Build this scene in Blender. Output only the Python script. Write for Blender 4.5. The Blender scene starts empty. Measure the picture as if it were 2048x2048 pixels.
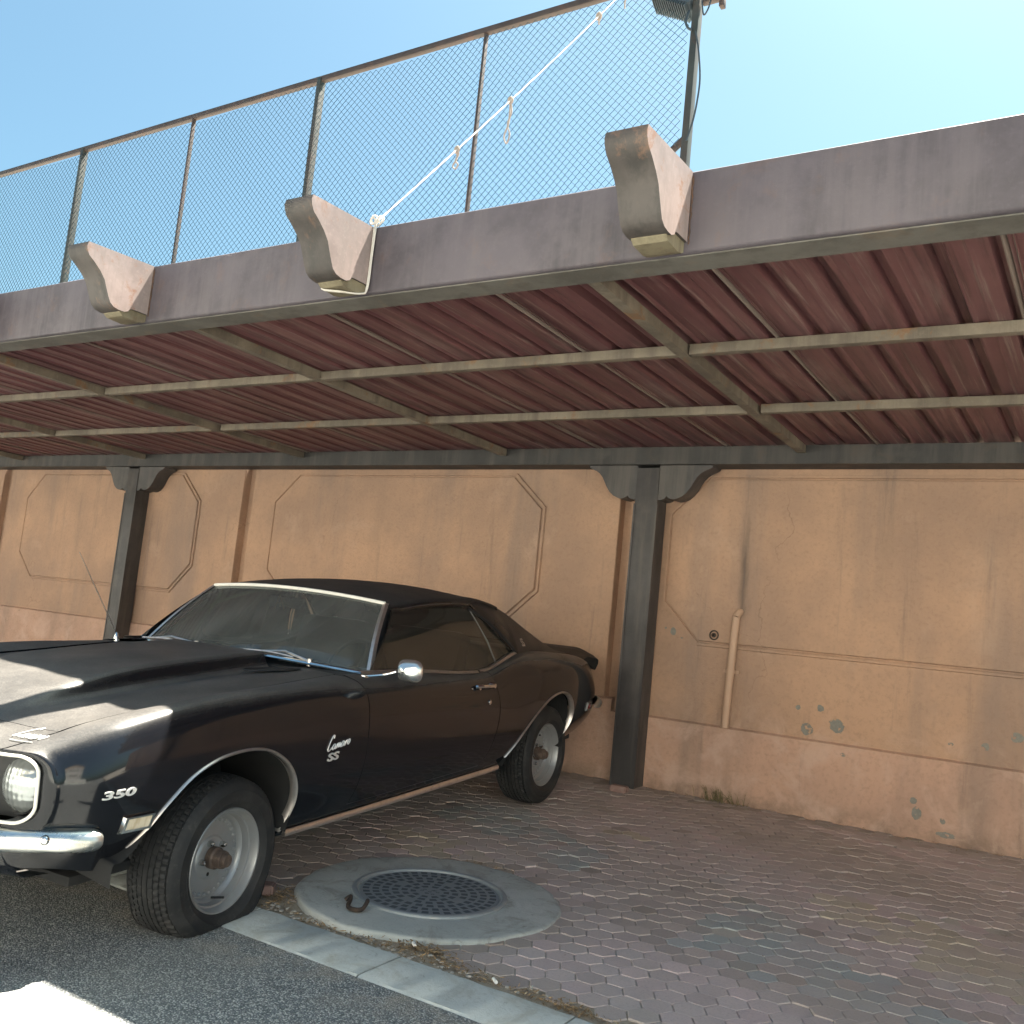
import bpy, bmesh, math, random
import numpy as np
from mathutils import Vector, Matrix
R = math.radians
random.seed(7); rng = np.random.default_rng(7)
scene = bpy.context.scene
col = scene.collection

# ------------------------------------------------------------------ camera
GS, YW = 0.0369, 6.568           # ground falls towards the road; wall face
def G(y): return -GS * (YW - y)
yaw, pit, rol, camz, fpx = -0.57404, 0.11447, 0.10134, 1.0434, 1942.1
fw = Vector((math.sin(yaw)*math.cos(pit), math.cos(yaw)*math.cos(pit), math.sin(pit)))
r0 = Vector((math.cos(yaw), -math.sin(yaw), 0)); u0 = r0.cross(fw)
rt = math.cos(rol)*r0 + math.sin(rol)*u0; up = -math.sin(rol)*r0 + math.cos(rol)*u0
cam = bpy.data.objects.new('camera', bpy.data.cameras.new('camera')); col.objects.link(cam)
cam.data.sensor_width = 36; cam.data.lens = 36*fpx/2048; cam.data.clip_end = 2000; cam.data.clip_start = .05
M = Matrix.Identity(4)
for i, a in enumerate((rt, up, -fw)):
    for k in range(3): M[k][i] = a[k]
M[2][3] = camz
cam.matrix_world = M
scene.camera = cam

# ------------------------------------------------------------------ light
SUN = Vector((.11, .412, 1)).normalized()
el = math.asin(SUN.z); az = math.atan2(SUN.x, SUN.y)
w = bpy.data.worlds.new('World'); scene.world = w; w.use_nodes = True
nt = w.node_tree; bg = nt.nodes['Background']
sky = nt.nodes.new('ShaderNodeTexSky'); sky.sky_type = 'NISHITA'; sky.sun_disc = False
sky.sun_elevation = el; sky.sun_rotation = az; sky.air_density = 1.0; sky.dust_density = 2.6; sky.ozone_density = 1.0
sky.altitude = 0
tint = nt.nodes.new('ShaderNodeMix'); tint.data_type = 'RGBA'; tint.blend_type = 'MULTIPLY'; tint.inputs[0].default_value = 1
tint.inputs[7].default_value = (.53, .71, .67, 1)          # hazy, slightly green desert sky
nt.links.new(sky.outputs[0], tint.inputs[6]); nt.links.new(tint.outputs[2], bg.inputs[0]); bg.inputs[1].default_value = .05
sl = bpy.data.lights.new('sun', 'SUN'); sl.energy = 5.0; sl.angle = R(.53); sl.color = (1, .93, .82)
so = bpy.data.objects.new('sun', sl); col.objects.link(so)
so.rotation_euler = SUN.to_track_quat('Z', 'Y').to_euler(); so.location = (0, 0, 30)
scene.view_settings.view_transform = 'Standard'; scene.view_settings.look = 'None'
scene.view_settings.exposure = 2.7; scene.view_settings.gamma = 1
scene.render.film_transparent = False
scene.cycles.max_bounces = 8; scene.cycles.transparent_max_bounces = 16

# ------------------------------------------------------------------ helpers: materials
class NT:
    def __init__(s, name):
        s.m = bpy.data.materials.new(name); s.m.use_nodes = True
        s.t = s.m.node_tree; s.b = s.t.nodes['Principled BSDF']; s.out = s.t.nodes['Material Output']
        s._pos = None
    def n(s, typ, **kw):
        o = s.t.nodes.new('ShaderNode' + typ)
        for k, v in kw.items(): setattr(o, k, v)
        return o
    def put(s, sock, v):
        if isinstance(v, bpy.types.NodeSocket): s.t.links.new(v, sock)
        elif isinstance(v, (tuple, list)) and len(v) == 3 and sock.type == 'RGBA': sock.default_value = (*v, 1)
        else: sock.default_value = v
    def pos(s):
        if s._pos is None: s._pos = s.n('NewGeometry').outputs['Position']
        return s._pos
    def obj(s): return s.n('TexCoord').outputs['Object']
    def math(s, op, a, b=0.0, c=None, clamp=False):
        o = s.n('Math', operation=op); o.use_clamp = clamp
        s.put(o.inputs[0], a); s.put(o.inputs[1], b)
        if c is not None: s.put(o.inputs[2], c)
        return o.outputs[0]
    def scale(s, v, sc):
        o = s.n('VectorMath', operation='MULTIPLY'); s.put(o.inputs[0], v); o.inputs[1].default_value = sc
        return o.outputs[0]
    def noise(s, v, sc, detail=4, rough=.55, stretch=None, dist=0.0):
        if stretch: v = s.scale(v, stretch)
        o = s.n('TexNoise'); s.put(o.inputs['Vector'], v); o.inputs['Scale'].default_value = sc
        o.inputs['Detail'].default_value = detail; o.inputs['Roughness'].default_value = rough
        o.inputs['Distortion'].default_value = dist
        return o.outputs[0]
    def ramp(s, v, lo, hi, a=0.0, b=1.0):
        o = s.n('MapRange'); o.clamp = True; o.interpolation_type = 'SMOOTHSTEP'
        s.put(o.inputs[0], v); o.inputs[1].default_value = lo; o.inputs[2].default_value = hi
        o.inputs[3].default_value = a; o.inputs[4].default_value = b
        return o.outputs[0]
    def mix(s, f, a, b, mode='MIX'):
        o = s.n('Mix', data_type='RGBA'); o.blend_type = mode
        s.put(o.inputs[0], f); s.put(o.inputs[6], a); s.put(o.inputs[7], b)
        return o.outputs[2]
    def bump(s, h, strength=.3, dist=.01, normal=None):
        o = s.n('Bump'); s.put(o.inputs['Height'], h); o.inputs['Strength'].default_value = strength
        o.inputs['Distance'].default_value = dist
        if normal is not None: s.put(o.inputs['Normal'], normal)
        s.put(s.b.inputs['Normal'], o.outputs[0]); return o.outputs[0]
    def set(s, **kw):
        for k, v in kw.items(): s.put(s.b.inputs[k.replace('_', ' ')], v)
        return s.m
    def sep(s, v):
        o = s.n('SeparateXYZ'); s.put(o.inputs[0], v); return o.outputs

def simple(name, base, rough=.6, metal=0.0, layers=(), bump=None, spec=.5, rvar=0.0):
    """layers: (colour, noise scale, lo, hi, stretch or None, amount)"""
    s = NT(name); c = base
    for (lc, sc, lo, hi, st, amt) in layers:
        f = s.ramp(s.noise(s.pos(), sc, 6, .6, st), lo, hi, 0, amt)
        c = s.mix(f, c, lc)
    s.set(Base_Color=c, Metallic=metal)
    if rvar: s.set(Roughness=s.ramp(s.noise(s.pos(), 9, 5), .3, .7, rough - rvar, rough + rvar))
    else: s.set(Roughness=rough)
    s.b.inputs['Specular IOR Level'].default_value = spec
    if bump: s.bump(s.noise(s.pos(), bump[0], 8, .65), bump[1], bump[2] if len(bump) > 2 else .005)
    return s.m

# ------------------------------------------------------------------ helpers: meshes
class MB:
    def __init__(s): s.v = []; s.f = []; s.mi = []
    def add(s, vs, fs, mi=0):
        o = len(s.v); s.v += [tuple(p) for p in vs]
        s.f += [tuple(i + o for i in f) for f in fs]; s.mi += [mi]*len(fs); return s
    def box(s, x0, x1, y0, y1, z0, z1, mi=0, M=None):
        vs = [(x, y, z) for z in (z0, z1) for y in (y0, y1) for x in (x0, x1)]
        if M is not None: vs = [tuple(M @ Vector(p)) for p in vs]
        return s.add(vs, [(0, 2, 3, 1), (4, 5, 7, 6), (0, 1, 5, 4), (2, 6, 7, 3), (0, 4, 6, 2), (1, 3, 7, 5)], mi)
    def bbox(s, x0, x1, y0, y1, z0, z1, b=.005, mi=0, M=None):
        """box with chamfered edges"""
        bm = bmesh.new(); bmesh.ops.create_cube(bm, size=1)
        for q in bm.verts:
            q.co = Vector(((x0+x1)/2 + q.co.x*(x1-x0), (y0+y1)/2 + q.co.y*(y1-y0), (z0+z1)/2 + q.co.z*(z1-z0)))
        bmesh.ops.bevel(bm, geom=bm.edges[:], offset=b, segments=2, affect='EDGES', profile=.6)
        bm.verts.index_update()
        vs = [q.co.copy() for q in bm.verts]
        if M is not None: vs = [M @ p for p in vs]
        s.add(vs, [[q.index for q in f.verts] for f in bm.faces], mi); bm.free(); return s
    def tube(s, path, r, n=8, closed=False, mi=0, cap=True):
        P = [Vector(p) for p in path]; k = len(P); rr = r if isinstance(r, (list, tuple)) else [r]*k
        vs = []; a = None
        for i in range(k):
            t = (P[(i+1) % k] - P[i-1]) if (closed or 0 < i < k-1) else (P[1]-P[0] if i == 0 else P[-1]-P[-2])
            if t.length < 1e-9: t = Vector((0, 0, 1))
            t.normalize()
            if a is None:
                a = t.orthogonal().normalized()
            a = (a - t*a.dot(t))
            a = a.normalized() if a.length > 1e-6 else t.orthogonal().normalized()
            b = t.cross(a)
            for j in range(n):
                th = 2*math.pi*j/n; vs.append(P[i] + rr[i]*(math.cos(th)*a + math.sin(th)*b))
        fs = []
        for i in range(k if closed else k-1):
            for j in range(n):
                i2 = (i+1) % k
                fs.append((i*n+j, i*n+(j+1) % n, i2*n+(j+1) % n, i2*n+j))
        if cap and not closed:
            fs.append(tuple(range(n-1, -1, -1))); fs.append(tuple((k-1)*n+j for j in range(n)))
        return s.add(vs, fs, mi)
    def lathe(s, prof, n=48, axis='Y', c=(0, 0, 0), mi=0, rfun=None):
        """prof: (radius, offset along axis)"""
        vs = []; m = len(prof)
        for i in range(n):
            th = 2*math.pi*i/n; ca, sa = math.cos(th), math.sin(th)
            for k, (r, h) in enumerate(prof):
                rr = r if rfun is None else rfun(i, k, r)
                p = (rr*ca, h, rr*sa) if axis == 'Y' else ((rr*ca, rr*sa, h) if axis == 'Z' else (h, rr*ca, rr*sa))
                vs.append((p[0]+c[0], p[1]+c[1], p[2]+c[2]))
        fs = [(i*m+k, i*m+k+1, ((i+1) % n)*m+k+1, ((i+1) % n)*m+k) for i in range(n) for k in range(m-1)]
        return s.add(vs, fs, mi)
    def prism(s, poly, d0, d1, plane='YZ', mi=0):
        """extrude a polygon; plane YZ -> along X, XZ -> along Y, XY -> along Z"""
        n = len(poly)
        def P(a, b, d): return (d, a, b) if plane == 'YZ' else ((a, d, b) if plane == 'XZ' else (a, b, d))
        vs = [P(a, b, d0) for a, b in poly] + [P(a, b, d1) for a, b in poly]
        fs = [tuple(range(n)), tuple(range(2*n-1, n-1, -1))] + [(i, i+n, (i+1) % n + n, (i+1) % n) for i in range(n)]
        return s.add(vs, fs, mi)
    def grid(s, P, mi=0, keep=None, flip=False):
        P = np.asarray(P, float); a, b = P.shape[:2]
        fs = []
        for i in range(a-1):
            for j in range(b-1):
                if keep is not None and not keep[i, j]: continue
                f = (i*b+j, i*b+j+1, (i+1)*b+j+1, (i+1)*b+j)
                fs.append(f[::-1] if flip else f)
        return s.add(P.reshape(-1, 3), fs, mi)
    def xf(s, M):
        s.v = [tuple(M @ Vector(p)) for p in s.v]; return s
    def build(s, name, mat, parent=None, smooth=35, fix=True, loose=True):
        me = bpy.data.meshes.new(name)
        bm = bmesh.new()
        bv = [bm.verts.new(p) for p in s.v]
        for f, mi in zip(s.f, s.mi):
            if len(set(f)) < 3: continue
            try: q = bm.faces.new([bv[i] for i in f]); q.material_index = mi
            except ValueError: pass
        if loose:
            bmesh.ops.delete(bm, geom=[q for q in bm.verts if not q.link_faces], context='VERTS')
        if fix: bmesh.ops.recalc_face_normals(bm, faces=bm.faces[:])
        for q in bm.faces: q.smooth = smooth is not None
        bm.to_mesh(me); bm.free()
        for m in (mat if isinstance(mat, (list, tuple)) else [mat]): me.materials.append(m)
        if smooth is not None and smooth < 180: me.set_sharp_from_angle(angle=R(smooth))
        o = bpy.data.objects.new(name, me); col.objects.link(o)
        if parent is not None: o.parent = parent
        return o

def empty(name, loc=(0, 0, 0), M=None):
    o = bpy.data.objects.new(name, None); col.objects.link(o); o.empty_display_size = .1
    if M is not None: o.matrix_world = M
    else: o.location = loc
    return o
def tag(o, label=None, cat=None, group=None, kind=None):
    if label: o['label'] = label
    if cat: o['category'] = cat
    if group: o['group'] = group
    if kind: o['kind'] = kind
    return o
def copy_tree(o, parent=None):
    c = o.copy(); col.objects.link(c)
    if parent is not None: c.parent = parent
    for ch in o.children: copy_tree(ch, c)
    return c
def sm(t): t = min(1, max(0, t)); return t*t*(3-2*t)
def bez(pts, n=8):
    """Catmull-Rom through points"""
    P = [Vector(p) for p in pts]; out = []
    for i in range(len(P)-1):
        p0 = P[max(i-1, 0)]; p1 = P[i]; p2 = P[i+1]; p3 = P[min(i+2, len(P)-1)]
        for k in range(n):
            t = k/n
            out.append(.5*((2*p1) + (p2-p0)*t + (2*p0-5*p1+4*p2-p3)*t*t + (3*p1-p0-3*p2+p3)*t**3))
    out.append(P[-1]); return out

# ------------------------------------------------------------------ materials
def wall_mat(name='plaster', A=(.47, .292, .190), B=(.335, .218, .155)):
    s = NT(name); p = s.pos(); x, y, z = s.sep(p)
    c = s.mix(s.ramp(s.noise(p, .75, 6, .65), .34, .66), A, B)
    c = s.mix(s.ramp(s.noise(p, 1.5, 6, .6, (1.6, 1, .22)), .48, .72, 0, .75), c, (.265, .19, .15))
    c = s.mix(s.ramp(s.noise(p, 6, 6, .7, (1.5, 1, .12)), .56, .75, 0, .55), c, (.18, .135, .11))
    c = s.mix(s.ramp(s.noise(p, 2.6, 5, .65), .55, .75, 0, .6), c, (.47, .315, .225))
    c = s.mix(s.ramp(s.noise(p, 38, 5, .7), .45, .75, 0, .40), c, (.25, .16, .11))
    # damp dirt towards the ground line, broken by noise
    low = s.math('MULTIPLY', s.ramp(z, .16, .0), s.ramp(s.noise(p, 5, 6, .7), .38, .62, 0, .55))
    c = s.mix(low, c, (.16, .115, .085))
    # pale efflorescence in the plinth
    pl = s.math('MULTIPLY', s.ramp(z, .75, .40), s.ramp(s.noise(p, 3.2, 6, .7, None, .6), .45, .7, 0, .7))
    c = s.mix(pl, c, (.56, .385, .30))
    # water stains running down from pipe mouth and a few cracks above
    wob = s.noise(p, 2.2, 4)
    def streak(x0, wd, z0, z1, amt, colr, c):
        dx = s.math('ABSOLUTE', s.math('SUBTRACT', s.math('ADD', x, s.math('MULTIPLY', wob, .10)), x0 + .05))
        f = s.math('MULTIPLY', s.ramp(dx, wd, 0), s.math('MULTIPLY', s.ramp(z, z0, z0 + .12), s.ramp(z, z1, z1 - .45)))
        f = s.math('MULTIPLY', f, s.ramp(s.noise(p, 14, 5, .7, (1, 1, .15)), .3, .65))
        return s.mix(s.math('MULTIPLY', f, amt), c, colr)
    c = streak(-2.27, .055, 1.2, 2.1, .85, (.13, .095, .075), c)
    c = streak(-2.27, .10, .45, 1.05, .5, (.20, .14, .10), c)
    c = streak(-1.35, .07, 1.45, 2.2, .5, (.27, .185, .13), c)
    c = streak(-.75, .14, 1.1, 2.0, .35, (.48, .34, .25), c)
    c = streak(-2.30, .05, .02, .48, .5, (.24, .16, .12), c)
    c = streak(-10.0, .10, .9, 2.2, .5, (.24, .17, .13), c)
    c = streak(-5.6, .2, 1.2, 2.3, .35, (.30, .2, .14), c)
    # chipped plaster showing grey render
    d2 = None
    for (px, pz, rx, rz) in [(-1.78, .555, .055, .05), (-1.59, .605, .062, .055), (-1.845, .69, .02, .022), (-1.70, .70, .028, .03),
                             (-2.77, 1.11, .03, .034), (-2.83, 1.13, .012, .01), (-2.70, 1.07, .014, .01), (-.91, .59, .022, .012), (-.55, .68, .045, .04), (-1.08, .15, .036, .05),
                             (-1.10, .22, .026, .025), (-.93, .13, .02, .026), (-1.53, .43, .03, .014), (-.91, .05, .07, .022), (-.72, .60, .03, .03)]:
        a = s.math('MULTIPLY', s.math('SUBTRACT', x, px), 1/(rx*.78)); b = s.math('MULTIPLY', s.math('SUBTRACT', z, pz), 1/(rz*.78))
        d = s.math('ADD', s.math('MULTIPLY', a, a), s.math('MULTIPLY', b, b))
        d2 = d if d2 is None else s.math('MINIMUM', d2, d)
    nn = s.noise(p, 40, 6, .75)
    chip = s.ramp(s.math('ADD', d2, s.math('MULTIPLY', nn, 2.6)), 2.35, 2.15)
    gap = s.math('MULTIPLY', chip, s.ramp(s.noise(p, 24, 3), .36, .44))
    c = s.mix(gap, c, s.mix(s.noise(p, 60), (.16, .155, .135), (.27, .26, .225)))
    # hairline cracks
    wv = s.n('TexVoronoi', feature='DISTANCE_TO_EDGE'); dn = s.n('VectorMath', operation='ADD')
    nz = s.n('TexNoise'); s.put(nz.inputs['Vector'], p); nz.inputs['Scale'].default_value = 3; nz.inputs['Detail'].default_value = 6
    s.put(dn.inputs[0], p); s.put(dn.inputs[1], s.scale(nz.outputs[1], (.5, .5, .5)))
    s.put(wv.inputs['Vector'], dn.outputs[0]); wv.inputs['Scale'].default_value = .85
    cr = s.math('MULTIPLY', s.ramp(wv.outputs['Distance'], .004, .0), s.ramp(s.noise(p, .8, 3), .53, .64))
    c = s.mix(s.math('MULTIPLY', cr, .38), c, (.14, .09, .06))
    h = s.math('SUBTRACT', s.noise(p, 70, 8, .7), s.math('MULTIPLY', gap, .8))
    h = s.math('ADD', h, s.math('MULTIPLY', s.noise(p, 7, 4), 1.2))
    s.bump(h, .5, .008)
    return s.set(Base_Color=c, Roughness=.9)
M_WALL = wall_mat()
M_PLINTH = wall_mat('plinth_plaster', (.53, .330, .235), (.41, .262, .195))

def steel_mat(name, base, dirt, rust, rust_amt=.5, rough=.62, streak=.8):
    s = NT(name); p = s.pos()
    c = s.mix(s.ramp(s.noise(p, 2.2, 6, .65), .35, .65), tuple(v*1.12 for v in base), tuple(v*.66 for v in base))
    if streak: c = s.mix(s.ramp(s.noise(p, 7, 6, .65, (1.4, 1.4, .10)), .44, .66, 0, streak), c, dirt)
    c = s.mix(s.ramp(s.noise(p, 3.1, 6, .7), .52, .72, 0, .6), c, dirt)
    c = s.mix(s.ramp(s.noise(p, 5.3, 8, .75, None, .4), .55, .66, 0, rust_amt), c, rust)
    c = s.mix(s.ramp(s.noise(p, 48, 4, .7), .5, .8, 0, .25), c, tuple(v*1.6 for v in base))
    s.bump(s.noise(p, 60, 6, .7), .12, .004)
    return s.set(Base_Color=c, Roughness=rough)
M_FASCIA = steel_mat('fascia_paint', (.082, .069, .080), (.112, .095, .104), (.15, .085, .06), .22, .62, .55)
M_CORBEL = steel_mat('sunlit_bracket_paint', (.34, .26, .235), (.25, .20, .18), (.27, .12, .055), .7)  # side faces: paint tone raised to stand in for grazing sun
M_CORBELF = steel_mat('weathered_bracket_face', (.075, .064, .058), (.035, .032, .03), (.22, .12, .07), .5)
M_FRAME = steel_mat('frame_paint', (.190, .158, .118), (.105, .085, .066), (.20, .10, .045), .85, .75)
M_SOFFIT = steel_mat('soffit_paint', (.135, .128, .112), (.095, .088, .075), (.17, .12, .08), .45, .7)
M_BEAM = steel_mat('beam_paint', (.036, .034, .033), (.070, .062, .055), (.08, .05, .03), .25, .6)
M_COLUMN = steel_mat('column_paint', (.058, .053, .053), (.098, .086, .075), (.11, .075, .055), .15, .55)
M_TAB = steel_mat('old_yellow_paint', (.215, .185, .12), (.12, .095, .06), (.17, .075, .03), .95, .7)
M_POST = steel_mat('post_paint', (.030, .038, .033), (.05, .04, .032), (.08, .04, .025), .35, .55)
M_RAIL = steel_mat('rail_paint', (.048, .034, .029), (.04, .033, .028), (.08, .04, .025), .5, .6)
M_WIRE = simple('green_coated_wire', (.010, .040, .058), .6, spec=.2)
M_PIPE = simple('pipe_paint', (.44, .29, .20), .6, layers=[((.36, .22, .14), 4, .5, .75, (1, 1, .3), .5)], bump=(40, .15))

def sheet_mat():
    s = NT('red_sheet'); p = s.pos()
    c = s.mix(s.ramp(s.noise(p, 1.3, 5), .3, .7), (.112, .043, .048), (.165, .072, .074))
    c = s.mix(s.ramp(s.noise(p, 9, 6, .7, (2.2, .10, 1)), .46, .66, 0, .8), c, (.060, .026, .028))
    c = s.mix(s.ramp(s.noise(p, 14, 6, .7, (2.4, .06, 1)), .53, .70, 0, .70), c, (.27, .20, .175))
    c = s.mix(s.ramp(s.noise(p, 2.4, 6, .7, (1.2, .3, 1)), .54, .74, 0, .5), c, (.23, .18, .165))
    s.bump(s.noise(p, 5, 3, .5, (3, .3, 1)), .12, .01)
    return s.set(Base_Color=c, Roughness=.5)
M_SHEET = sheet_mat()
M_LAP = simple('sheet_edge', (.21, .17, .145), .5, layers=[((.12, .06, .05), 20, .5, .7, (1, .1, 1), .7)])

def asphalt_mat():
    s = NT('asphalt'); p = s.pos()
    v = s.n('TexVoronoi', feature='F1'); s.put(v.inputs['Vector'], p); v.inputs['Scale'].default_value = 175
    st = s.sep(v.outputs['Color'])[0]
    c = s.mix(s.ramp(st, .35, .95), (.17, .19, .195), (.58, .58, .545))
    c = s.mix(s.ramp(v.outputs['Distance'], .35, .75), c, (.10, .11, .112))
    c = s.mix(s.ramp(s.noise(p, 60, 4, .7), .55, .7, 0, .6), c, (.40, .39, .36))
    c = s.mix(s.ramp(s.noise(p, 1.6, 5, .6), .4, .7, 0, .40), c, (.21, .205, .185))
    c = s.mix(s.ramp(s.noise(p, 7, 5, .7), .62, .75, 0, .4), c, (.04, .04, .042))
    yy = s.sep(p)[1]
    gut = s.math('MULTIPLY', s.ramp(yy, 2.30, 2.58), s.ramp(s.noise(p, 6, 6, .7), .40, .66, 0, .65))
    c = s.mix(gut, c, (.36, .32, .26))
    c = s.mix(s.ramp(s.noise(p, 2.3, 3, .5, None, .6), .66, .74, 0, .55), c, (.07, .075, .078))
    h = s.math('ADD', s.math('MULTIPLY', v.outputs['Distance'], -1.0), s.noise(p, 55, 5))
    s.bump(h, .75, .006)
    return s.set(Base_Color=c, Roughness=.85)
M_ASPHALT = asphalt_mat()
def concrete_mat(name, a, b, dirt):
    s = NT(name); p = s.pos()
    c = s.mix(s.ramp(s.noise(p, 2.6, 7, .65), .35, .68), a, b)
    c = s.mix(s.ramp(s.noise(p, 5.5, 7, .72, None, .8), .46, .68, 0, .75), c, dirt)
    c = s.mix(s.ramp(s.noise(p, 19, 6, .75, None, 1.2), .56, .70, 0, .5), c, tuple(v*.6 for v in dirt))
    c = s.mix(s.ramp(s.noise(p, 85, 4, .7), .5, .75, 0, .3), c, tuple(v*.55 for v in a))
    c = s.mix(s.ramp(s.noise(p, 26, 6, .8), .68, .72, 0, .7), c, (.085, .085, .08))
    h = s.math('ADD', s.noise(p, 110, 6, .7), s.math('MULTIPLY', s.noise(p, 11, 6), 2.2))
    s.bump(h, .28, .006)
    return s.set(Base_Color=c, Roughness=.88)
M_KERB = concrete_mat('kerb_concrete', (.45, .48, .455), (.53, .55, .52), (.36, .35, .30))
M_SLAB = concrete_mat('slab_concrete', (.375, .395, .37), (.47, .475, .44), (.235, .225, .19))
def paver_mat():
    s = NT('hexagon_pavers'); p = s.pos()
    a = s.n('Attribute'); a.attribute_name = 'tone'
    c = a.outputs['Color']
    c = s.mix(s.ramp(s.noise(p, 110, 5, .75), .45, .75, 0, .45), c, (.24, .21, .19))
    c = s.mix(s.ramp(s.noise(p, 1.5, 6, .65), .42, .70, 0, .5), c, (.40, .35, .30))
    c = s.mix(s.ramp(s.noise(p, 13, 6, .75), .58, .75, 0, .4), c, (.42, .37, .31))
    s.bump(s.noise(p, 160, 5, .7), .3, .003)
    return s.set(Base_Color=c, Roughness=.85)
M_PAVER = paver_mat()
M_SAND = simple('joint_sand', (.46, .42, .36), .95, layers=[((.17, .14, .12), 3, .50, .68, None, .8), ((.55, .50, .42), 120, .5, .7, None, .5)], bump=(120, .5, .004))
M_SOIL = simple('dry_soil', (.38, .32, .24), .95, layers=[((.20, .155, .11), 14, .45, .65, None, .8), ((.34, .29, .22), 90, .5, .7, None, .6)], bump=(70, .8, .01))
M_IRON = simple('cast_iron', (.27, .30, .315), .55, .35, layers=[((.36, .36, .34), 18, .5, .7, None, .6), ((.25, .15, .09), 11, .68, .76, None, .6)], bump=(150, .25, .002))
M_IRONDK = simple('iron_recess', (.085, .105, .12), .75, .1, layers=[((.09, .08, .065), 30, .5, .7, None, .6)], bump=(150, .4, .002))
M_HUB = simple('rusty_hub', (.12, .088, .072), .62, .5, layers=[((.22, .16, .125), 40, .45, .7, None, .7), ((.07, .055, .05), 22, .5, .7, None, .6)], bump=(180, .3, .002))
M_DKIRON = simple('dark_rusty_iron', (.05, .038, .032), .7, .4, layers=[((.11, .07, .045), 40, .45, .7, None, .7)], bump=(180, .3, .002))
M_RUST = simple('rusty_steel', (.115, .065, .042), .7, .4, layers=[((.20, .11, .06), 40, .45, .7, None, .7), ((.07, .05, .04), 22, .5, .7, None, .6)], bump=(180, .3, .002))

def paint_mat(name, dust_sheen=.34, rough=.10):
    s = NT(name); g = s.n('NewGeometry'); p = s.pos()
    nz = s.sep(g.outputs['Normal'])[2]
    upf = s.ramp(nz, .35, .95)
    spots = s.ramp(s.noise(p, 5, 6, .7), .3, .75, .55, 1.0)
    fine = s.ramp(s.noise(p, 160, 4, .8), .35, .75, .6, 1.25)
    f = s.math('MULTIPLY', s.math('MULTIPLY', s.math('ADD', s.math('MULTIPLY', upf, dust_sheen), .021), spots), fine, clamp=True)
    c = s.mix(f, (.0042, .0054, .0082), (.275, .256, .226))  # real dust, also painted lighter for sky reflection and warmer for sun
    s.set(Base_Color=c)
    s.put(s.b.inputs['Roughness'], s.math('ADD', s.math('MULTIPLY', upf, .36), s.ramp(s.noise(p, 3, 5), .3, .75, rough, rough + .10)))
    s.b.inputs['IOR'].default_value = 1.5
    s.b.inputs['Coat Weight'].default_value = .0
    s.bump(s.noise(p, 2.4, 2, .4), .012, .03)
    return s.m
M_PAINT = paint_mat('black_car_paint', .44, .05)
M_VINYL = paint_mat('dusty_black_roof', .16, .24)
M_CHROME = simple('chrome', (.72, .72, .70), .12, 1.0, layers=[((.34, .30, .25), 30, .58, .72, None, .55), ((.50, .49, .46), 6, .4, .7, None, .6)], rvar=.05)
M_BUMPER = simple('pitted_chrome', (.70, .71, .68), .30, 1.0, layers=[((.50, .47, .38), 7, .5, .7, None, .6), ((.22, .15, .08), 85, .64, .72, None, .7)], rvar=.07)
M_TRIM = simple('dull_trim', (.62, .57, .53), .33, .9, layers=[((.30, .27, .25), 30, .5, .75, None, .5)])
M_BLACK = simple('black_plastic', (.012, .013, .014), .55, layers=[((.06, .055, .05), 12, .5, .75, None, .5)])
M_DARK = simple('underbody', (.012, .012, .012), .9)
M_INT = simple('interior_vinyl', (.022, .022, .024), .5, layers=[((.09, .08, .07), 8, .45, .8, None, .5)])
M_ALU = simple('wheel_alloy', (.33, .34, .345), .45, .6, layers=[((.33, .32, .30), 9, .45, .7, None, .7), ((.22, .17, .13), 30, .64, .74, None, .5)], rvar=.07)
M_MIRROR = simple('mirror_back', (.74, .75, .74), .22, .9, layers=[((.45, .43, .40), 15, .5, .7, None, .5)])
M_BADGE = simple('badge_metal', (.80, .80, .78), .38, .55)
M_DKTRIM = simple('dark_trim', (.10, .10, .10), .4, .6)
M_WHITE = simple('white_trim_paint', (.78, .74, .66), .4, layers=[((.45, .40, .33), 25, .6, .75, None, .5)])
def tyre_mat():
    s = NT('rubber'); p = s.pos()
    c = s.mix(s.ramp(s.noise(p, 7, 6, .7), .4, .7), (.011, .012, .013), (.028, .027, .026))
    c = s.mix(s.ramp(s.noise(p, 28, 6, .75), .56, .75, 0, .45), c, (.085, .08, .07))
    s.bump(s.noise(p, 120, 5, .7), .12, .002)
    return s.set(Base_Color=c, Roughness=.72)
M_TYRE = tyre_mat()
def glass_mat(name, tint, dust, dcol):
    s = NT(name); p = s.pos()
    tr = s.n('BsdfTransparent'); tr.inputs[0].default_value = (*tint, 1)
    gl = s.n('BsdfGlossy'); gl.inputs['Roughness'].default_value = .03; gl.inputs[0].default_value = (.9, .95, .93, 1)
    df = s.n('BsdfDiffuse'); df.inputs[0].default_value = (*dcol, 1)
    m1 = s.n('MixShader'); s.put(m1.inputs[0], s.ramp(s.noise(p, 4, 6, .7), .3, .8, dust*.65, dust*1.3))
    s.t.links.new(tr.outputs[0], m1.inputs[1]); s.t.links.new(df.outputs[0], m1.inputs[2])
    fr = s.n('Fresnel'); fr.inputs[0].default_value = 1.5
    m2 = s.n('MixShader'); s.put(m2.inputs[0], fr.outputs[0])
    s.t.links.new(m1.outputs[0], m2.inputs[1]); s.t.links.new(gl.outputs[0], m2.inputs[2])
    s.t.links.new(m2.outputs[0], s.out.inputs[0])
    return s.m
M_GLASS = glass_mat('dusty_windscreen_glass', (.46, .50, .48), .36, (.215, .225, .21))
M_SGLASS = glass_mat('dark_side_glass', (.25, .25, .24), .10, (.30, .265, .225))
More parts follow.
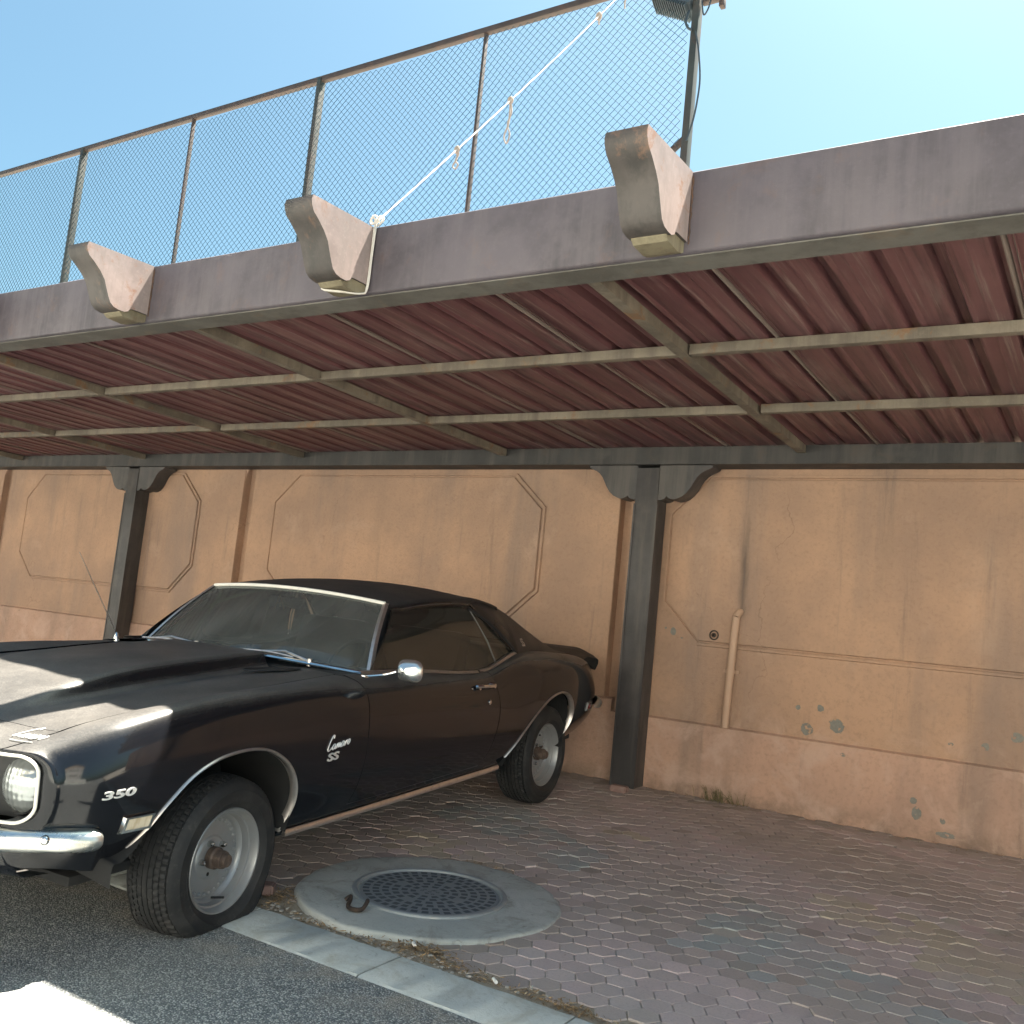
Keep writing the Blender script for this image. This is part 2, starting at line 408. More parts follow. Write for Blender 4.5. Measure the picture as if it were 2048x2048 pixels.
def lens_mat():
    s = NT('headlamp_lens'); o = s.obj(); x, y, z = s.sep(o)
    s.set(Base_Color=(.46, .49, .48), Roughness=.16, Metallic=.6)
    h = s.math('ADD', s.math('SINE', s.math('MULTIPLY', y, 300)), s.math('MULTIPLY', s.math('SINE', s.math('MULTIPLY', z, 260)), 1.0))
    s.bump(s.math('ADD', h, s.math('MULTIPLY', s.noise(o, 40, 3), 2)), .22, .0025)
    return s.m
M_LENS = lens_mat()
M_MARKER = simple('marker_lens', (.62, .55, .42), .25, layers=[((.40, .30, .17), 60, .45, .65, (1, 1, .2), .6)])
M_TAIL = simple('red_lens', (.25, .012, .012), .2)
M_ROPE = simple('white_rope', (.58, .545, .49), .8, layers=[((.50, .44, .36), 40, .5, .7, None, .5)])
M_TWINE = simple('grey_twine', (.33, .29, .25), .9)
M_LEAF = simple('dry_leaves', (.33, .22, .11), .85, layers=[((.14, .085, .045), 60, .45, .6, None, .9), ((.52, .42, .27), 45, .55, .7, None, .8)])
M_WEED = simple('dry_weed', (.16, .13, .06), .9, layers=[((.30, .24, .13), 60, .45, .6, None, .9)])
M_BUTT = simple('white_paper', (.75, .74, .70), .7)
M_CABLE = simple('cable', (.03, .045, .055), .5)
M_LAMP = simple('lamp_housing', (.05, .075, .09), .5, .3)

# ------------------------------------------------------------------ ground
def ground():
    b = MB()
    ys = [-60, -20, -9, -6, 0, 1.5, 2.604]
    xs = [-90, -30, -14, -8, -5, -3, -1, 2, 8, 30, 90]
    P = [[(x, y, G(max(y, -8))) for x in xs] for y in ys]
    b.grid(P); tag(b.build('road', M_ASPHALT), kind='structure')
    b = MB()
    b.grid([[(x, y, G(y)-(.007 if y < 5 else .013)) for x in (-40, -14, 0, 12, 40)] for y in (2.86, 4, 4.9, YW+.3)])
    tag(b.build('paving_bed', M_SAND), kind='structure')
    b = MB()
    b.grid([[(x, y, G(y)-.0045) for x in (-40, -6, 0, 40)] for y in (2.83, 2.99)])
    tag(b.build('soil_strip', M_SOIL), kind='structure')
    # far ground behind the wall out to the horizon
    b = MB(); b.grid([[(x, y, -.05) for x in (-300, 0, 300)] for y in (YW+.32, 300)])
    b.grid([[(x, y, G(-8)) for x in (-300, 0, 300)] for y in (-300, -60.001)])
    tag(b.build('ground', M_SAND), kind='structure')
ground()

def hex_paving():
    p = .1035; hr = p/math.sqrt(3)
    a1 = (p*math.cos(R(30)), p*.5); a2 = (0, p)
    verts = []; faces = []; tones = []
    slab = (-2.440, 3.440, .515)
    base = np.array([.51, .42, .395])
    for i in range(-150, 60):
        for j in range(-120, 130):
            x = -1.618 + i*a1[0]; y = 3.103 + i*a1[1] + j*p
            if y < 2.93 or y > YW-.005 or x < -12.6 or x > 3.2: continue
            edge = 2.905 + .05*math.sin(x*5.3) + .03*math.sin(x*13)
            if -3.0 < x < -1.9: edge = 3.02 + .03*math.sin(x*17)
            if x > -1.9: edge = 2.90
            if y < edge: continue
            if math.hypot(x-slab[0], y-slab[1]) < slab[2]: continue
            h = random.gauss(0, .0007) + .003*math.sin(x*2.3+y*1.1)*math.sin(y*2.9) - (.005 if random.random() < .03 else 0); tilt = (random.gauss(0, .005), random.gauss(0, .005))
            rr = hr*(.966 if y < 5 else .974) * (1 + random.gauss(0, .006)); da = random.gauss(0, .012)
            n0 = len(verts)
            for (k, dz) in ((1.0, -.02), (1.0, -.003), (.955, 0.0)):
                for q in range(6):
                    th = R(60*q) + da; dx = rr*k*math.cos(th); dy = rr*k*math.sin(th)
                    verts.append((x+dx, y+dy, G(y+dy) + dz + h + tilt[0]*dx + tilt[1]*dy))
            for r_ in range(2):
                for q in range(6):
                    faces.append((n0+r_*6+q, n0+r_*6+(q+1) % 6, n0+(r_+1)*6+(q+1) % 6, n0+(r_+1)*6+q))
            faces.append(tuple(n0+12+q for q in range(6)))
            # painted / coloured bands of pavers
            c = base*(1+random.gauss(0, .05)) + np.array([.012, .0, .003])*random.gauss(0, 1)
            u = x + .35*math.sin(y*2.1); band = math.sin((x*.9 + y*1.75)*2.2 + 1.3) + .35*math.sin(x*3.1)
            zone = (x > -1.5 and 3.6 < y < 4.9) or (-3.4 < x < -2.2 and 3.9 < y < 5.2)
            if x < -4: zone = True
            k_ = random.uniform(.25, .7)
            if zone and band > .35 and random.random() < .85: c = c*(1-k_)+np.array([.30, .37, .36])*k_*(1+random.gauss(0, .06))
            elif zone and band < -.75 and random.random() < .85: c = c*(1-k_)+np.array([.50, .43, .29])*k_*(1+random.gauss(0, .06))
            elif band > .1: c = np.array([.45, .375, .34])*(1+random.gauss(0, .08))
            dsl = math.hypot(x-slab[0], y-slab[1])-.545
            dirt = 0
            if dsl < .14: dirt = .75*(1-dsl/.14)*random.uniform(.4, 1)
            if y < edge+.12: dirt = max(dirt, random.uniform(0, .5))
            if y > YW-.25: dirt = max(dirt, random.uniform(.1, .7))
            if random.random() < .03: dirt = max(dirt, random.uniform(.2, .6))
            c = c*(1-dirt) + np.array([.27, .225, .175])*dirt
            tones += [tuple(np.clip(c, .02, .6))]*18
    me = bpy.data.meshes.new('hexagon_paving'); me.from_pydata(verts, [], faces)
    at = me.color_attributes.new('tone', 'FLOAT_COLOR', 'POINT')
    at.data.foreach_set('color', np.array([(*t, 1) for t in tones], dtype=np.float32).ravel())
    me.materials.append(M_PAVER); me.update()
    o = bpy.data.objects.new('hexagon_paving', me); col.objects.link(o); tag(o, kind='structure')
hex_paving()

def kerbs():
    y0, y1 = 2.604, 2.845
    joints = [-12.0+.69*i for i in range(0, 23)]; sh = -2.105 - min(joints, key=lambda v: abs(v+2.105)); joints = [j+sh for j in joints]
    proto = None
    names = {}
    for a, c in zip(joints[:-1], joints[1:]):
        b = MB(); n = 14
        P = []
        top = lambda y: G(y) + .004
        prof = [(y0, -.12), (y0, -.004), (y0+.012, .004), (y1-.01, .004), (y1, -.004), (y1, -.10)]
        L = c-a-.008
        rows = []
        for i in range(n+1):
            x = a+.004 + L*i/n; row = []
            for k, (y, dz) in enumerate(prof):
                jit = random.gauss(0, .0025) if k in (1, 2, 3, 4) else 0
                row.append((x, y + jit, G(y)+dz + random.gauss(0, .0002)))
            rows.append(row)
        b.grid(rows)
        b.add([rows[0][k] for k in range(6)], [tuple(range(6))]); b.add([rows[-1][k] for k in range(6)], [tuple(range(5, -1, -1))])
        o = b.build('kerb_stone', M_KERB)
        mid = (a+c)/2
        if -4.2 < mid < -3.5: l = 'grey kerb stone hidden under the front of the black car'
        elif -2.9 < mid < -2.2: l = 'grey kerb stone touching the flat front tyre, beside the round concrete slab'
        elif -2.1 < mid < -1.5: l = 'grey kerb stone in front of the slab with dry leaves along its edge'
        elif -1.5 < mid < -.8: l = 'grey kerb stone cut off by the bottom edge of the photo'
        elif mid < -4.2: l = 'grey concrete kerb stone beyond the black car'
        elif mid > -.8: l = 'grey concrete kerb stone right of the photo bottom edge'
        else: l = 'grey concrete kerb stone under the front tyre'
        tag(o, l, 'kerb', 'kerb stones along the road')
kerbs()

# ------------------------------------------------------------------ manhole
def manhole():
    cx, cy = -2.440, 3.440
    b = MB(); n = 96; Rr = .545
    rows = []
    prof = [(.0, None), (.28, .0), (.315, .0), (.42, .0), (.525, -.0005), (.541, -.002), (.5475, -.008), (.549, -.07)]
    P = []
    for i in range(n+1):
        th = 2*math.pi*i/n; row = []
        wob = 1 + .010*math.sin(3*th+1) + .008*math.sin(7*th) + .006*math.sin(13*th+2) + random.gauss(0, .0035)
        for k, (r, dz) in enumerate(prof[1:]):
            rr = r*(wob if k >= 3 else 1); x = cx+rr*math.cos(th); y = cy+rr*math.sin(th)
            tiltz = .009*math.cos(th-R(235))*min(1, r/.55)
            row.append((x, y, G(y)+dz+tiltz+.0155))
        P.append(row)
    b.grid(P)
    o = b.build('manhole_slab', M_SLAB, smooth=50)
    tag(o, 'round raised concrete slab around the iron manhole cover, beside the flat tyre', 'concrete slab')
    # cover
    root = empty('manhole_cover', (cx+.015, cy-.01, G(cy)+.05))
    rot = Matrix.Rotation(math.atan(GS), 4, 'X')
    root.matrix_world = Matrix.Translation((cx+.0, cy+.0, G(cy)+.0185)) @ Matrix.Rotation(math.atan(GS-.0134), 4, 'X') @ Matrix.Rotation(.0094, 4, 'Y') @ Matrix.Scale(1.05, 4)
    root.matrix_world = root.matrix_world
    
    b = MB(); b.lathe([(.284, -.012), (.286, .004), (.291, .008), (.302, .008), (.308, .004), (.31, -.012)], 96, 'Z'); b.build('frame', M_IRON, root)
    b = MB(); b.lathe([(.0, .0), (.276, .0), (.279, -.003), (.2795, -.012)], 96, 'Z'); b.build('plate', M_IRON, root)
    b = MB()
    def pad(ra, rb_, th, wd):
        pts = [(ra*math.cos(th-wd), ra*math.sin(th-wd)), (rb_*math.cos(th-wd), rb_*math.sin(th-wd)), (rb_*math.cos(th+wd), rb_*math.sin(th+wd)), (ra*math.cos(th+wd), ra*math.sin(th+wd))]
        b.add([(x, y, .0012) for x, y in pts], [(0, 1, 2, 3)])
    for (ra, rb_, n_, off) in ((.240, .266, 38, 0), (.202, .228, 34, .1), (.164, .190, 26, .05), (.126, .152, 20, 0), (.090, .114, 14, .1), (.056, .078, 10, 0)):
        for k in range(n_):
            if ra == .126 and k % 5 == 0: continue
            pad(ra, rb_, 2*math.pi*k/n_ + off, math.pi/n_*.62)
    for k in range(9):
        a = 2*math.pi*k/9; b.lathe([(.004, .0013), (.0075, .0013)], 10, 'Z', (.034*math.cos(a)*(k % 3 > 0), .022*math.sin(a)*1.2, 0))
    b.build('cell_pattern', M_IRONDK, root)
    tag(root, 'dark cast iron manhole cover with rings of rectangular cells, set in the round slab', 'manhole cover')
    # lifting hook lying on the slab
    hx = [(-2.575, 3.065, .012), (-2.562, 3.078, .026), (-2.545, 3.060, .020), (-2.528, 3.030, .010), (-2.500, 3.012, .009), (-2.470, 3.018, .009), (-2.462, 3.040, .011), (-2.466, 3.066, .028), (-2.474, 3.078, .030)]
    b = MB(); b.tube(bez([(x, y, G(y)+.024+z) for x, y, z in hx], 6), .0085, 8)
    tag(b.build('iron_hook', M_DKIRON), 'bent rusty iron lifting hook lying on the concrete slab', 'hook')
manhole()

def litter():
    def leaf(b, x, y, z, L, W, a, tilt, roll):
        Mx = Matrix.Translation((x, y, z)) @ Matrix.Rotation(a, 4, 'Z') @ Matrix.Rotation(tilt, 4, 'Y') @ Matrix.Rotation(roll, 4, 'X')
        pts = [(-L/2, 0, 0), (-L*.15, W/2, L*.05), (L*.3, W*.35, L*.03), (L/2, 0, 0), (L*.3, -W*.35, L*.03), (-L*.15, -W/2, L*.05)]
        b.add([Mx @ Vector(p) for p in pts], [tuple(range(6))])
    b = MB()
    zones = [(-2.15, 2.92, .22, .045, 420), (-2.86, 2.98, .10, .09, 320), (-1.90, 2.90, .16, .03, 150), (-1.48, 2.885, .10, .025, 190), (-2.50, 3.995, .16, .025, 110), (-2.1, 2.965, .12, .03, 200), (-1.55, 2.885, .3, .02, 120), (-2.5, 2.87, .3, .025, 150)]
    for (x0, y0, sx, sy, n) in zones:
        for _ in range(n):
            x = random.gauss(x0, sx*.6); y = random.gauss(y0, sy*.7)
            d = math.hypot(x+2.44, y-3.44)
            if d < .55 or y < 2.852: 
                continue
            leaf(b, x, y, G(y)+random.uniform(-.008, .012), random.uniform(.008, .03), random.uniform(.002, .007), random.uniform(0, 6.28), random.gauss(0, .25), random.gauss(0, .4))
    for _ in range(260):
        x = random.uniform(-2.45, -.2) if random.random() < .7 else random.uniform(-3.1, -2.1)
        y = YW - abs(random.gauss(0, .06)) - .01
        leaf(b, x, y, G(y)+random.uniform(-.004, .012), random.uniform(.01, .035), random.uniform(.002, .006), random.uniform(0, 6.28), random.gauss(0, .25), random.gauss(0, .4))
    for _ in range(160):
        x = random.uniform(-3.6, 0.2); y = random.uniform(2.9, 6.4)
        leaf(b, x, y, G(y)+.002, random.uniform(.004, .012), random.uniform(.002, .006), random.uniform(0, 6.28), 0, 0)
    tag(b.build('leaf_litter', M_LEAF, smooth=None, fix=False), 'dry brown leaf litter in the gap along the kerb and round slab', 'leaf litter', kind='stuff')
    # pebbles
    b = MB()
    for _ in range(260):
        x = random.gauss(-2.45, .35); y = random.gauss(2.90, .03)
        if math.hypot(x+2.44, y-3.44) < .55 or y < 2.85: continue
        r = random.uniform(.003, .011); bm = bmesh.new(); bmesh.ops.create_icosphere(bm, subdivisions=1, radius=r)
        vs = [(q.co.x*random.uniform(.7, 1.3)+x, q.co.y*random.uniform(.7, 1.3)+y, q.co.z*.6+G(y)+r*.2-.006) for q in bm.verts]
        b.add(vs, [[q.index for q in f.verts] for f in bm.faces]); bm.free()
    tag(b.build('gravel', M_SAND), 'small pale gravel crumbs between the kerb and the round slab', 'gravel', kind='stuff')
    # loose paver stump and broken pieces
    def chunk(name, x, y, sx, sy, sz, rot, mat, label, cat):
        bm = bmesh.new(); bmesh.ops.create_cube(bm, size=1); bmesh.ops.bevel(bm, geom=bm.edges[:], offset=.09, segments=2, affect='EDGES')
        for q in bm.verts: q.co = Vector((q.co.x*sx*(1+random.gauss(0, .04)), q.co.y*sy*(1+random.gauss(0, .04)), q.co.z*sz))
        Mx = Matrix.Translation((x, y, G(y)+sz*.48)) @ Matrix.Rotation(rot, 4, 'Z')
        b = MB(); bm.verts.index_update(); b.add([Mx @ q.co for q in bm.verts], [[q.index for q in f.verts] for f in bm.faces]); bm.free()
        tag(b.build(name, mat), label, cat)
    chunk('broken_paver', -2.915, 6.20, .12, .07, .045, .1, M_BRICK, 'broken paver lying at the foot of the near column', 'paver piece')
    chunk('loose_paver', -2.94, 2.97, .11, .075, .04, .6, M_BRICK, 'loose reddish paver behind the flat front tyre', 'paver piece')
    for i, (x, y) in enumerate([(-1.74, 2.875), (-2.13, 2.94)]):
        b = MB(); b.tube([(x-.012, y+.010, G(y)+.012), (x+.012, y-.010, G(y)+.012)], .006, 8)
        tag(b.build('cigarette_butt', M_BUTT), ['white cigarette butt at the kerb edge by the red pavers', 'white cigarette butt among the dry leaves beside the slab'][i], 'cigarette butt', 'cigarette butts on the ground')
M_BRICK = simple('brick_red', (.26, .165, .14), .9, layers=[((.33, .25, .21), 30, .5, .7, None, .6)], bump=(90, .4))
litter()

# ------------------------------------------------------------------ wall
def wall():
    root = empty('boundary_wall', (-3.2, YW, 0)); o0 = root.location
    def L(b): b.v = [(x-o0.x, y-o0.y, z-o0.z) for x, y, z in b.v]; return b
    top = 2.405; Y = YW
    joints = [(-15.8, -15.66), (-11.67, -11.50), (-7.41, -7.27), (-3.275, -3.185), (.93, 1.06), (5.2, 5.35)]
    b = MB()
    b.box(-18, 8, Y+.075, Y+.26, -.4, top)          # backing in the joints
    xs = [-18] + [v for j in joints for v in j] + [8]
    for a, c in zip(xs[0::2], xs[1::2]): b.box(a, c, Y, Y+.0752, -.4, top-.003)
    L(b).build('wall_panel', M_WALL, root)
    b = MB()
    for a, c, z in ((-18, -7.34, .665), (-7.34, -3.2, .585), (-3.2, 8, .497)):
        poly = [(Y-.022, -.4), (Y-.022, z-.014), (Y+.001, z), (Y+.06, z), (Y+.06, -.4)]
        b.prism(poly, a, c)
    L(b).build('plinth', M_PLINTH, root)
    b = MB(); b.box(-3.64, -3.277, Y-.010, Y+.03, .585, top-.02); b.box(-7.75, -7.412, Y-.010, Y+.03, .665, top-.02)
    L(b).build('pilaster_strip', M_WALL, root)
    def octa(x0, x1, z0, z1, ch, cz):
        P = [(x0+ch, z0), (x1-ch, z0), (x1, z0+cz), (x1, z1-cz), (x1-ch, z1), (x0+ch, z1), (x0, z1-cz), (x0, z0+cz)]
        b = MB(); cxm, czm = (x0+x1)/2, (z0+z1)/2
        def off(d):
            return [(x + (d if x < cxm else -d)*(1 if abs(x-cxm) > (x1-x0)/2-.01 else .5), z + (d if z < czm else -d)*(1 if abs(z-czm) > (z1-z0)/2-.01 else .5)) for x, z in P]
        rings = [(off(0), 0.001), (off(.004), -.016), (off(.020), -.016), (off(.025), -.003), (off(.034), -.003), (off(.040), -.020)]
        vs = [(x, Y+dy, z) for ring, dy in rings for x, z in ring]; fs = []
        for r_ in range(len(rings)-1):
            for i in range(8): fs.append((r_*8+i, r_*8+(i+1) % 8, (r_+1)*8+(i+1) % 8, (r_+1)*8+i))
        fs.append(tuple((len(rings)-1)*8+i for i in range(8)))
        b.add(vs, fs); L(b).build('octagonal_panel', M_WALL, root, smooth=20)
    octa(-15.3, -11.98, 1.03, 2.255, .3, .29)
    octa(-11.10, -8.01, 1.01, 2.26, .30, .29)
    octa(-6.96, -3.925, 1.045, 2.26, .30, .27)
    octa(-2.87, .62, 1.025, 2.252, .285, .285)
    octa(1.4, 4.9, 1.025, 2.252, .285, .285)
    tag(root, 'long orange beige plastered wall with sunken octagonal panels behind the carport', 'wall')
    # hole with metal stub
    b = MB(); b.lathe([(.036, -.004), (.026, -.006), (.022, .03), (0, .03)], 20, 'Y', (-2.455, Y-.019, 1.11)); b.lathe([(.016, .02), (.016, -.018), (.009, -.020), (.0, -.005)], 14, 'Y', (-2.455, Y-.016, 1.11))
    tag(b.build('pipe_stub', M_DKIRON), 'small rusty pipe stub in a round hole in the wall beside the drain pipe', 'pipe stub')
    # drain pipe
    r = empty('drain_pipe', (-2.31, Y-.035, .5))
    pth = [(-2.325, Y-.038, .49), (-2.315, Y-.038, .80), (-2.300, Y-.038, 1.20), (-2.296, Y-.036, 1.25), (-2.288, Y-.022, 1.278), (-2.275, Y+.0, 1.288), (-2.262, Y+.03, 1.290)]
    b = MB(); b.tube([tuple(Vector(p)-r.location) for p in bez(pth, 8)], .027, 16); b.build('pipe', M_PIPE, r)
    b = MB()
    for (x, z) in ((-2.311, .872),):
        b.lathe([(.028, -.012), (.034, -.012), (.034, .012), (.028, .012)], 20, 'Z', (x-r.location.x, -.003, z-r.location.z))
        b.box(x-r.location.x-.055, x-r.location.x+.055, .010, .034, z-r.location.z-.01, z-r.location.z+.01)
        b.build('pipe_clamp', M_PIPE, r)
    tag(r, 'wall coloured vertical drain pipe bending into the right wall panel', 'drain pipe')
    # weed at wall foot
    b = MB()
    for _ in range(70):
        x = random.gauss(-2.33, .07); y = Y-.03-abs(random.gauss(0, .03)); a = random.uniform(0, 6.28); h = random.uniform(.02, .11); l = random.uniform(.01, .07)
        p0 = Vector((x, y, G(y))); p2 = p0+Vector((math.cos(a)*l, -abs(math.sin(a))*l, h)); p1 = (p0+p2)/2+Vector((0, 0, h*.25))
        b.tube([p0, p1, p2], [.0022, .0016, .0006], 4)
    tag(b.build('dry_weed', M_WEED), 'dry weed tuft growing at the wall foot below the drain pipe', 'weed')
wall()

# ------------------------------------------------------------------ carport
K = .75
FY0, FY1, FZ0, FZ1 = 3.113, 3.275, 2.430, 2.739
def carport():
    root = empty('carport', (-3.0, 6.45, G(6.45))); o0 = root.location.copy()
    def L(b): b.v = [(x-o0.x, y-o0.y, z-o0.z) for x, y, z in b.v]; return b
    X0, X1 = -14.5, 4.5
    # fascia: closed box section with a rolled bottom lip
    b = MB()
    prof = [(FY0, FZ1-.004), (FY0+.004, FZ1), (FY1-.004, FZ1), (FY1, FZ1-.004), (FY1, FZ0+.005), (FY1-.005, FZ0), (FY0+.012, FZ0), (FY0+.003, FZ0+.006), (FY0, FZ0+.014)]
    n = 40; rows = []
    for i in range(n+1):
        x = X0+(X1-X0)*i/n; rows.append([(x, y+random.gauss(0, .0008), z+random.gauss(0, .0008)) for y, z in prof+prof[:1]])
        rows[-1][-1] = rows[-1][0]
    b.grid(rows, 0)
    L(b).build('fascia_beam', M_FASCIA, root, smooth=40)
    b = MB(); b.box(X0, X1, FY0+.02, FY1-.003, FZ0-.006, FZ0-.001); L(b).build('fascia_soffit', M_SOFFIT, root)
    # corbels
    prof = [(3.108, 2.736), (2.722, 2.722), (2.716, 2.700), (2.720, 2.680), (2.735, 2.655), (2.768, 2.632), (2.806, 2.600), (2.836, 2.565), (2.856, 2.52), (2.870, 2.490), (2.885, 2.462), (2.908, 2.446), (2.940, 2.440), (2.972, 2.440), (2.995, 2.450), (3.005, 2.465), (3.02, 2.468), (3.108, 2.468)]
    tabp = [(2.955, 2.469), (2.955, 2.435), (2.975, 2.421), (3.06, 2.416), (3.10, 2.424), (3.1115, 2.432), (3.1115, 2.469)]
    first = None
    for i, xr in enumerate([-1.38, -2.893, -4.425, -5.95, -7.46, -8.98, -10.5, .14, 1.66, 3.2]):
        if first is None:
            b = MB(); wd = .158
            b.prism([(p[0], p[1]) for p in prof], -wd, 0)
            # inset side plates leave a curved front flange
            L_ = MB(); b.v = [(x, y-FY0, z-FZ0) for x, y, z in b.v]
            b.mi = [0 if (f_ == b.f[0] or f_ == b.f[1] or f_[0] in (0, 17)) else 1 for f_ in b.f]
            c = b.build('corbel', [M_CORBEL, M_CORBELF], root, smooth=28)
            c.location = (xr-o0.x, FY0-o0.y, FZ0-o0.z)
            t = MB(); t.prism([(p[0], p[1]) for p in tabp], -.147, -.012); t.v = [(x, y-FY0, z-FZ0) for x, y, z in t.v]
            t.build('end_tab', M_TAB, c, smooth=30)
            s_ = MB()
            pts = [(.004+random.gauss(0, .0015), -.003, z) for z in np.linspace(.03, .29, 24)]
            s_.tube(pts, [random.uniform(.0018, .0045) for _ in pts], 6); s_.build('weld_seam', M_RUST, c)
            first = c
        else:
            c = copy_tree(first, root); c.location = (xr-o0.x, FY0-o0.y, FZ0-o0.z)
    # rafters and purlins
    def zf(y): return 2.428 + (2.362-2.428)*(y-FY1)/(6.35-FY1)      # underside of the frame
    def rb(b, xa, ya, xb, yb, w_, h):
        za, zb = zf(ya), zf(yb)
        d = Vector((xb-xa, yb-ya, 0)).normalized(); nrm = Vector((d.y, -d.x, 0))*w_/2
        vs = []
        for (x, y, z) in ((xa, ya, za), (xb, yb, zb)):
            for sgn in (-1, 1):
                for hh in (0, h): vs.append((x+sgn*nrm.x, y+sgn*nrm.y, z+hh))
        b.add(vs, [(0, 1, 3, 2), (4, 6, 7, 5), (0, 4, 5, 1), (2, 3, 7, 6), (0, 2, 6, 4), (1, 5, 7, 3)])
    rx = [(-13.3, -13.3), (-10.98, -10.98), (-8.72, -8.74), (-6.40, -6.46), (-4.25, -4.24), (-1.845, -1.872), (.47, .47), (2.8, 2.8)]
    for xa, xb in rx:
        b = MB(); rb(b, xa, FY1-.002, xb, 6.348, .055, .052); L(b).build('rafter', M_FRAME, root)
    for y in (4.245, 5.335):
        for (a, c) in zip([-14.5]+[r_[0] for r_ in rx], [r_[0] for r_ in rx]+[4.4]):
            b = MB(); z = zf(y)
            b.bbox(a+.029, c-.029, y-.025, y+.025, z+.001, z+.051, .003); L(b).build('purlin', M_FRAME, root)
    # corrugated sheets
    def sheet(xa, xb, lap):
        per = .2005; pr = []
        k = int(round((xb-xa)/per)); xx = xa
        for i in range(k):
            pr += [(xx, .0, 0), (xx+.012, .006, 0), (xx+.05, .0065, 0), (xx+.062, .0, 0), (xx+.100, .0, 0), (xx+.131, .0, 0), (xx+.145, .034, 0), (xx+.178, .034, 0), (xx+.192, .0, 0)]
            xx += per
        pr.append((xx, 0, 0))
        ys = [FY1-.02, 3.6, 4.245, 4.8, 5.335, 5.9, 6.35, 6.62]
        rows = []
        for y in ys:
            sag = .004*math.sin(y*9)
            rows.append([(x+random.gauss(0, .001), y, zf(y)+.0535+h+ (sag if abs(y-4.245) > .1 and abs(y-5.335) > .1 else 0)+random.gauss(0, .0008)) for x, h, _ in pr])
        b = MB(); b.grid(rows)
        L(b).build('roof_sheet', M_SHEET, root, smooth=25, fix=False)
        b = MB(); e = xx-.030
        b.grid([[(e+dx, y, zf(y)+.0505+h) for dx, h in ((0, 0), (.006, .0), (.018, .016), (.030, .014), (.040, -.001))] for y in ys])
        L(b).build('sheet_lap', M_LAP, root)
    xx = -14.4
    while xx < 4.2:
        sheet(xx, xx+1.0025, True); xx += 1.0025
    # rear beam : channel with flanges
    b = MB()
    b.box(X0, X1, 6.358, 6.54, 2.300, 2.418); b.box(X0, X1, 6.350, 6.55, 2.290, 2.3005)
    L(b).build('rear_beam', M_BEAM, root)
    # columns with scrolled brackets
    cprof = [(.0, 2.288), (.405, 2.288), (.398, 2.274), (.372, 2.260), (.340, 2.246), (.312, 2.228), (.288, 2.202), (.268, 2.168), (.246, 2.128), (.218, 2.090), (.184, 2.062), (.146, 2.046), (.112, 2.042), (.082, 2.050), (.066, 2.064), (.054, 2.046), (.024, 2.036), (.0, 2.036)]
    for k, xc in enumerate((-2.985, -8.92, -14.2, 2.95)):
        b = MB(); b.bbox(-.088, .088, -.085, .085, 0, 2.29-G(6.46), .004)
        b.box(-.094, -.080, -.0895, -.060, .005, 2.03); b.box(.080, .094, -.0895, -.060, .005, 2.03)
        c = b.build('column', M_COLUMN, root); c.location = (xc-o0.x, 6.465-o0.y, G(6.465)-.02-o0.z)
        for sgn in (-1, 1):
            b = MB(); b.prism([(sgn*(.087+d), z-G(6.465)+.02) for d, z in cprof], -.078, .078, 'XZ')
            b.v = [(x, y, z) for x, y, z in b.v]
            b.build('column_bracket', M_COLUMN, c, smooth=30)
    tag(root, 'low steel carport with purplish fascia beam, S-shaped brackets and dark red corrugated roof', 'carport')
carport()

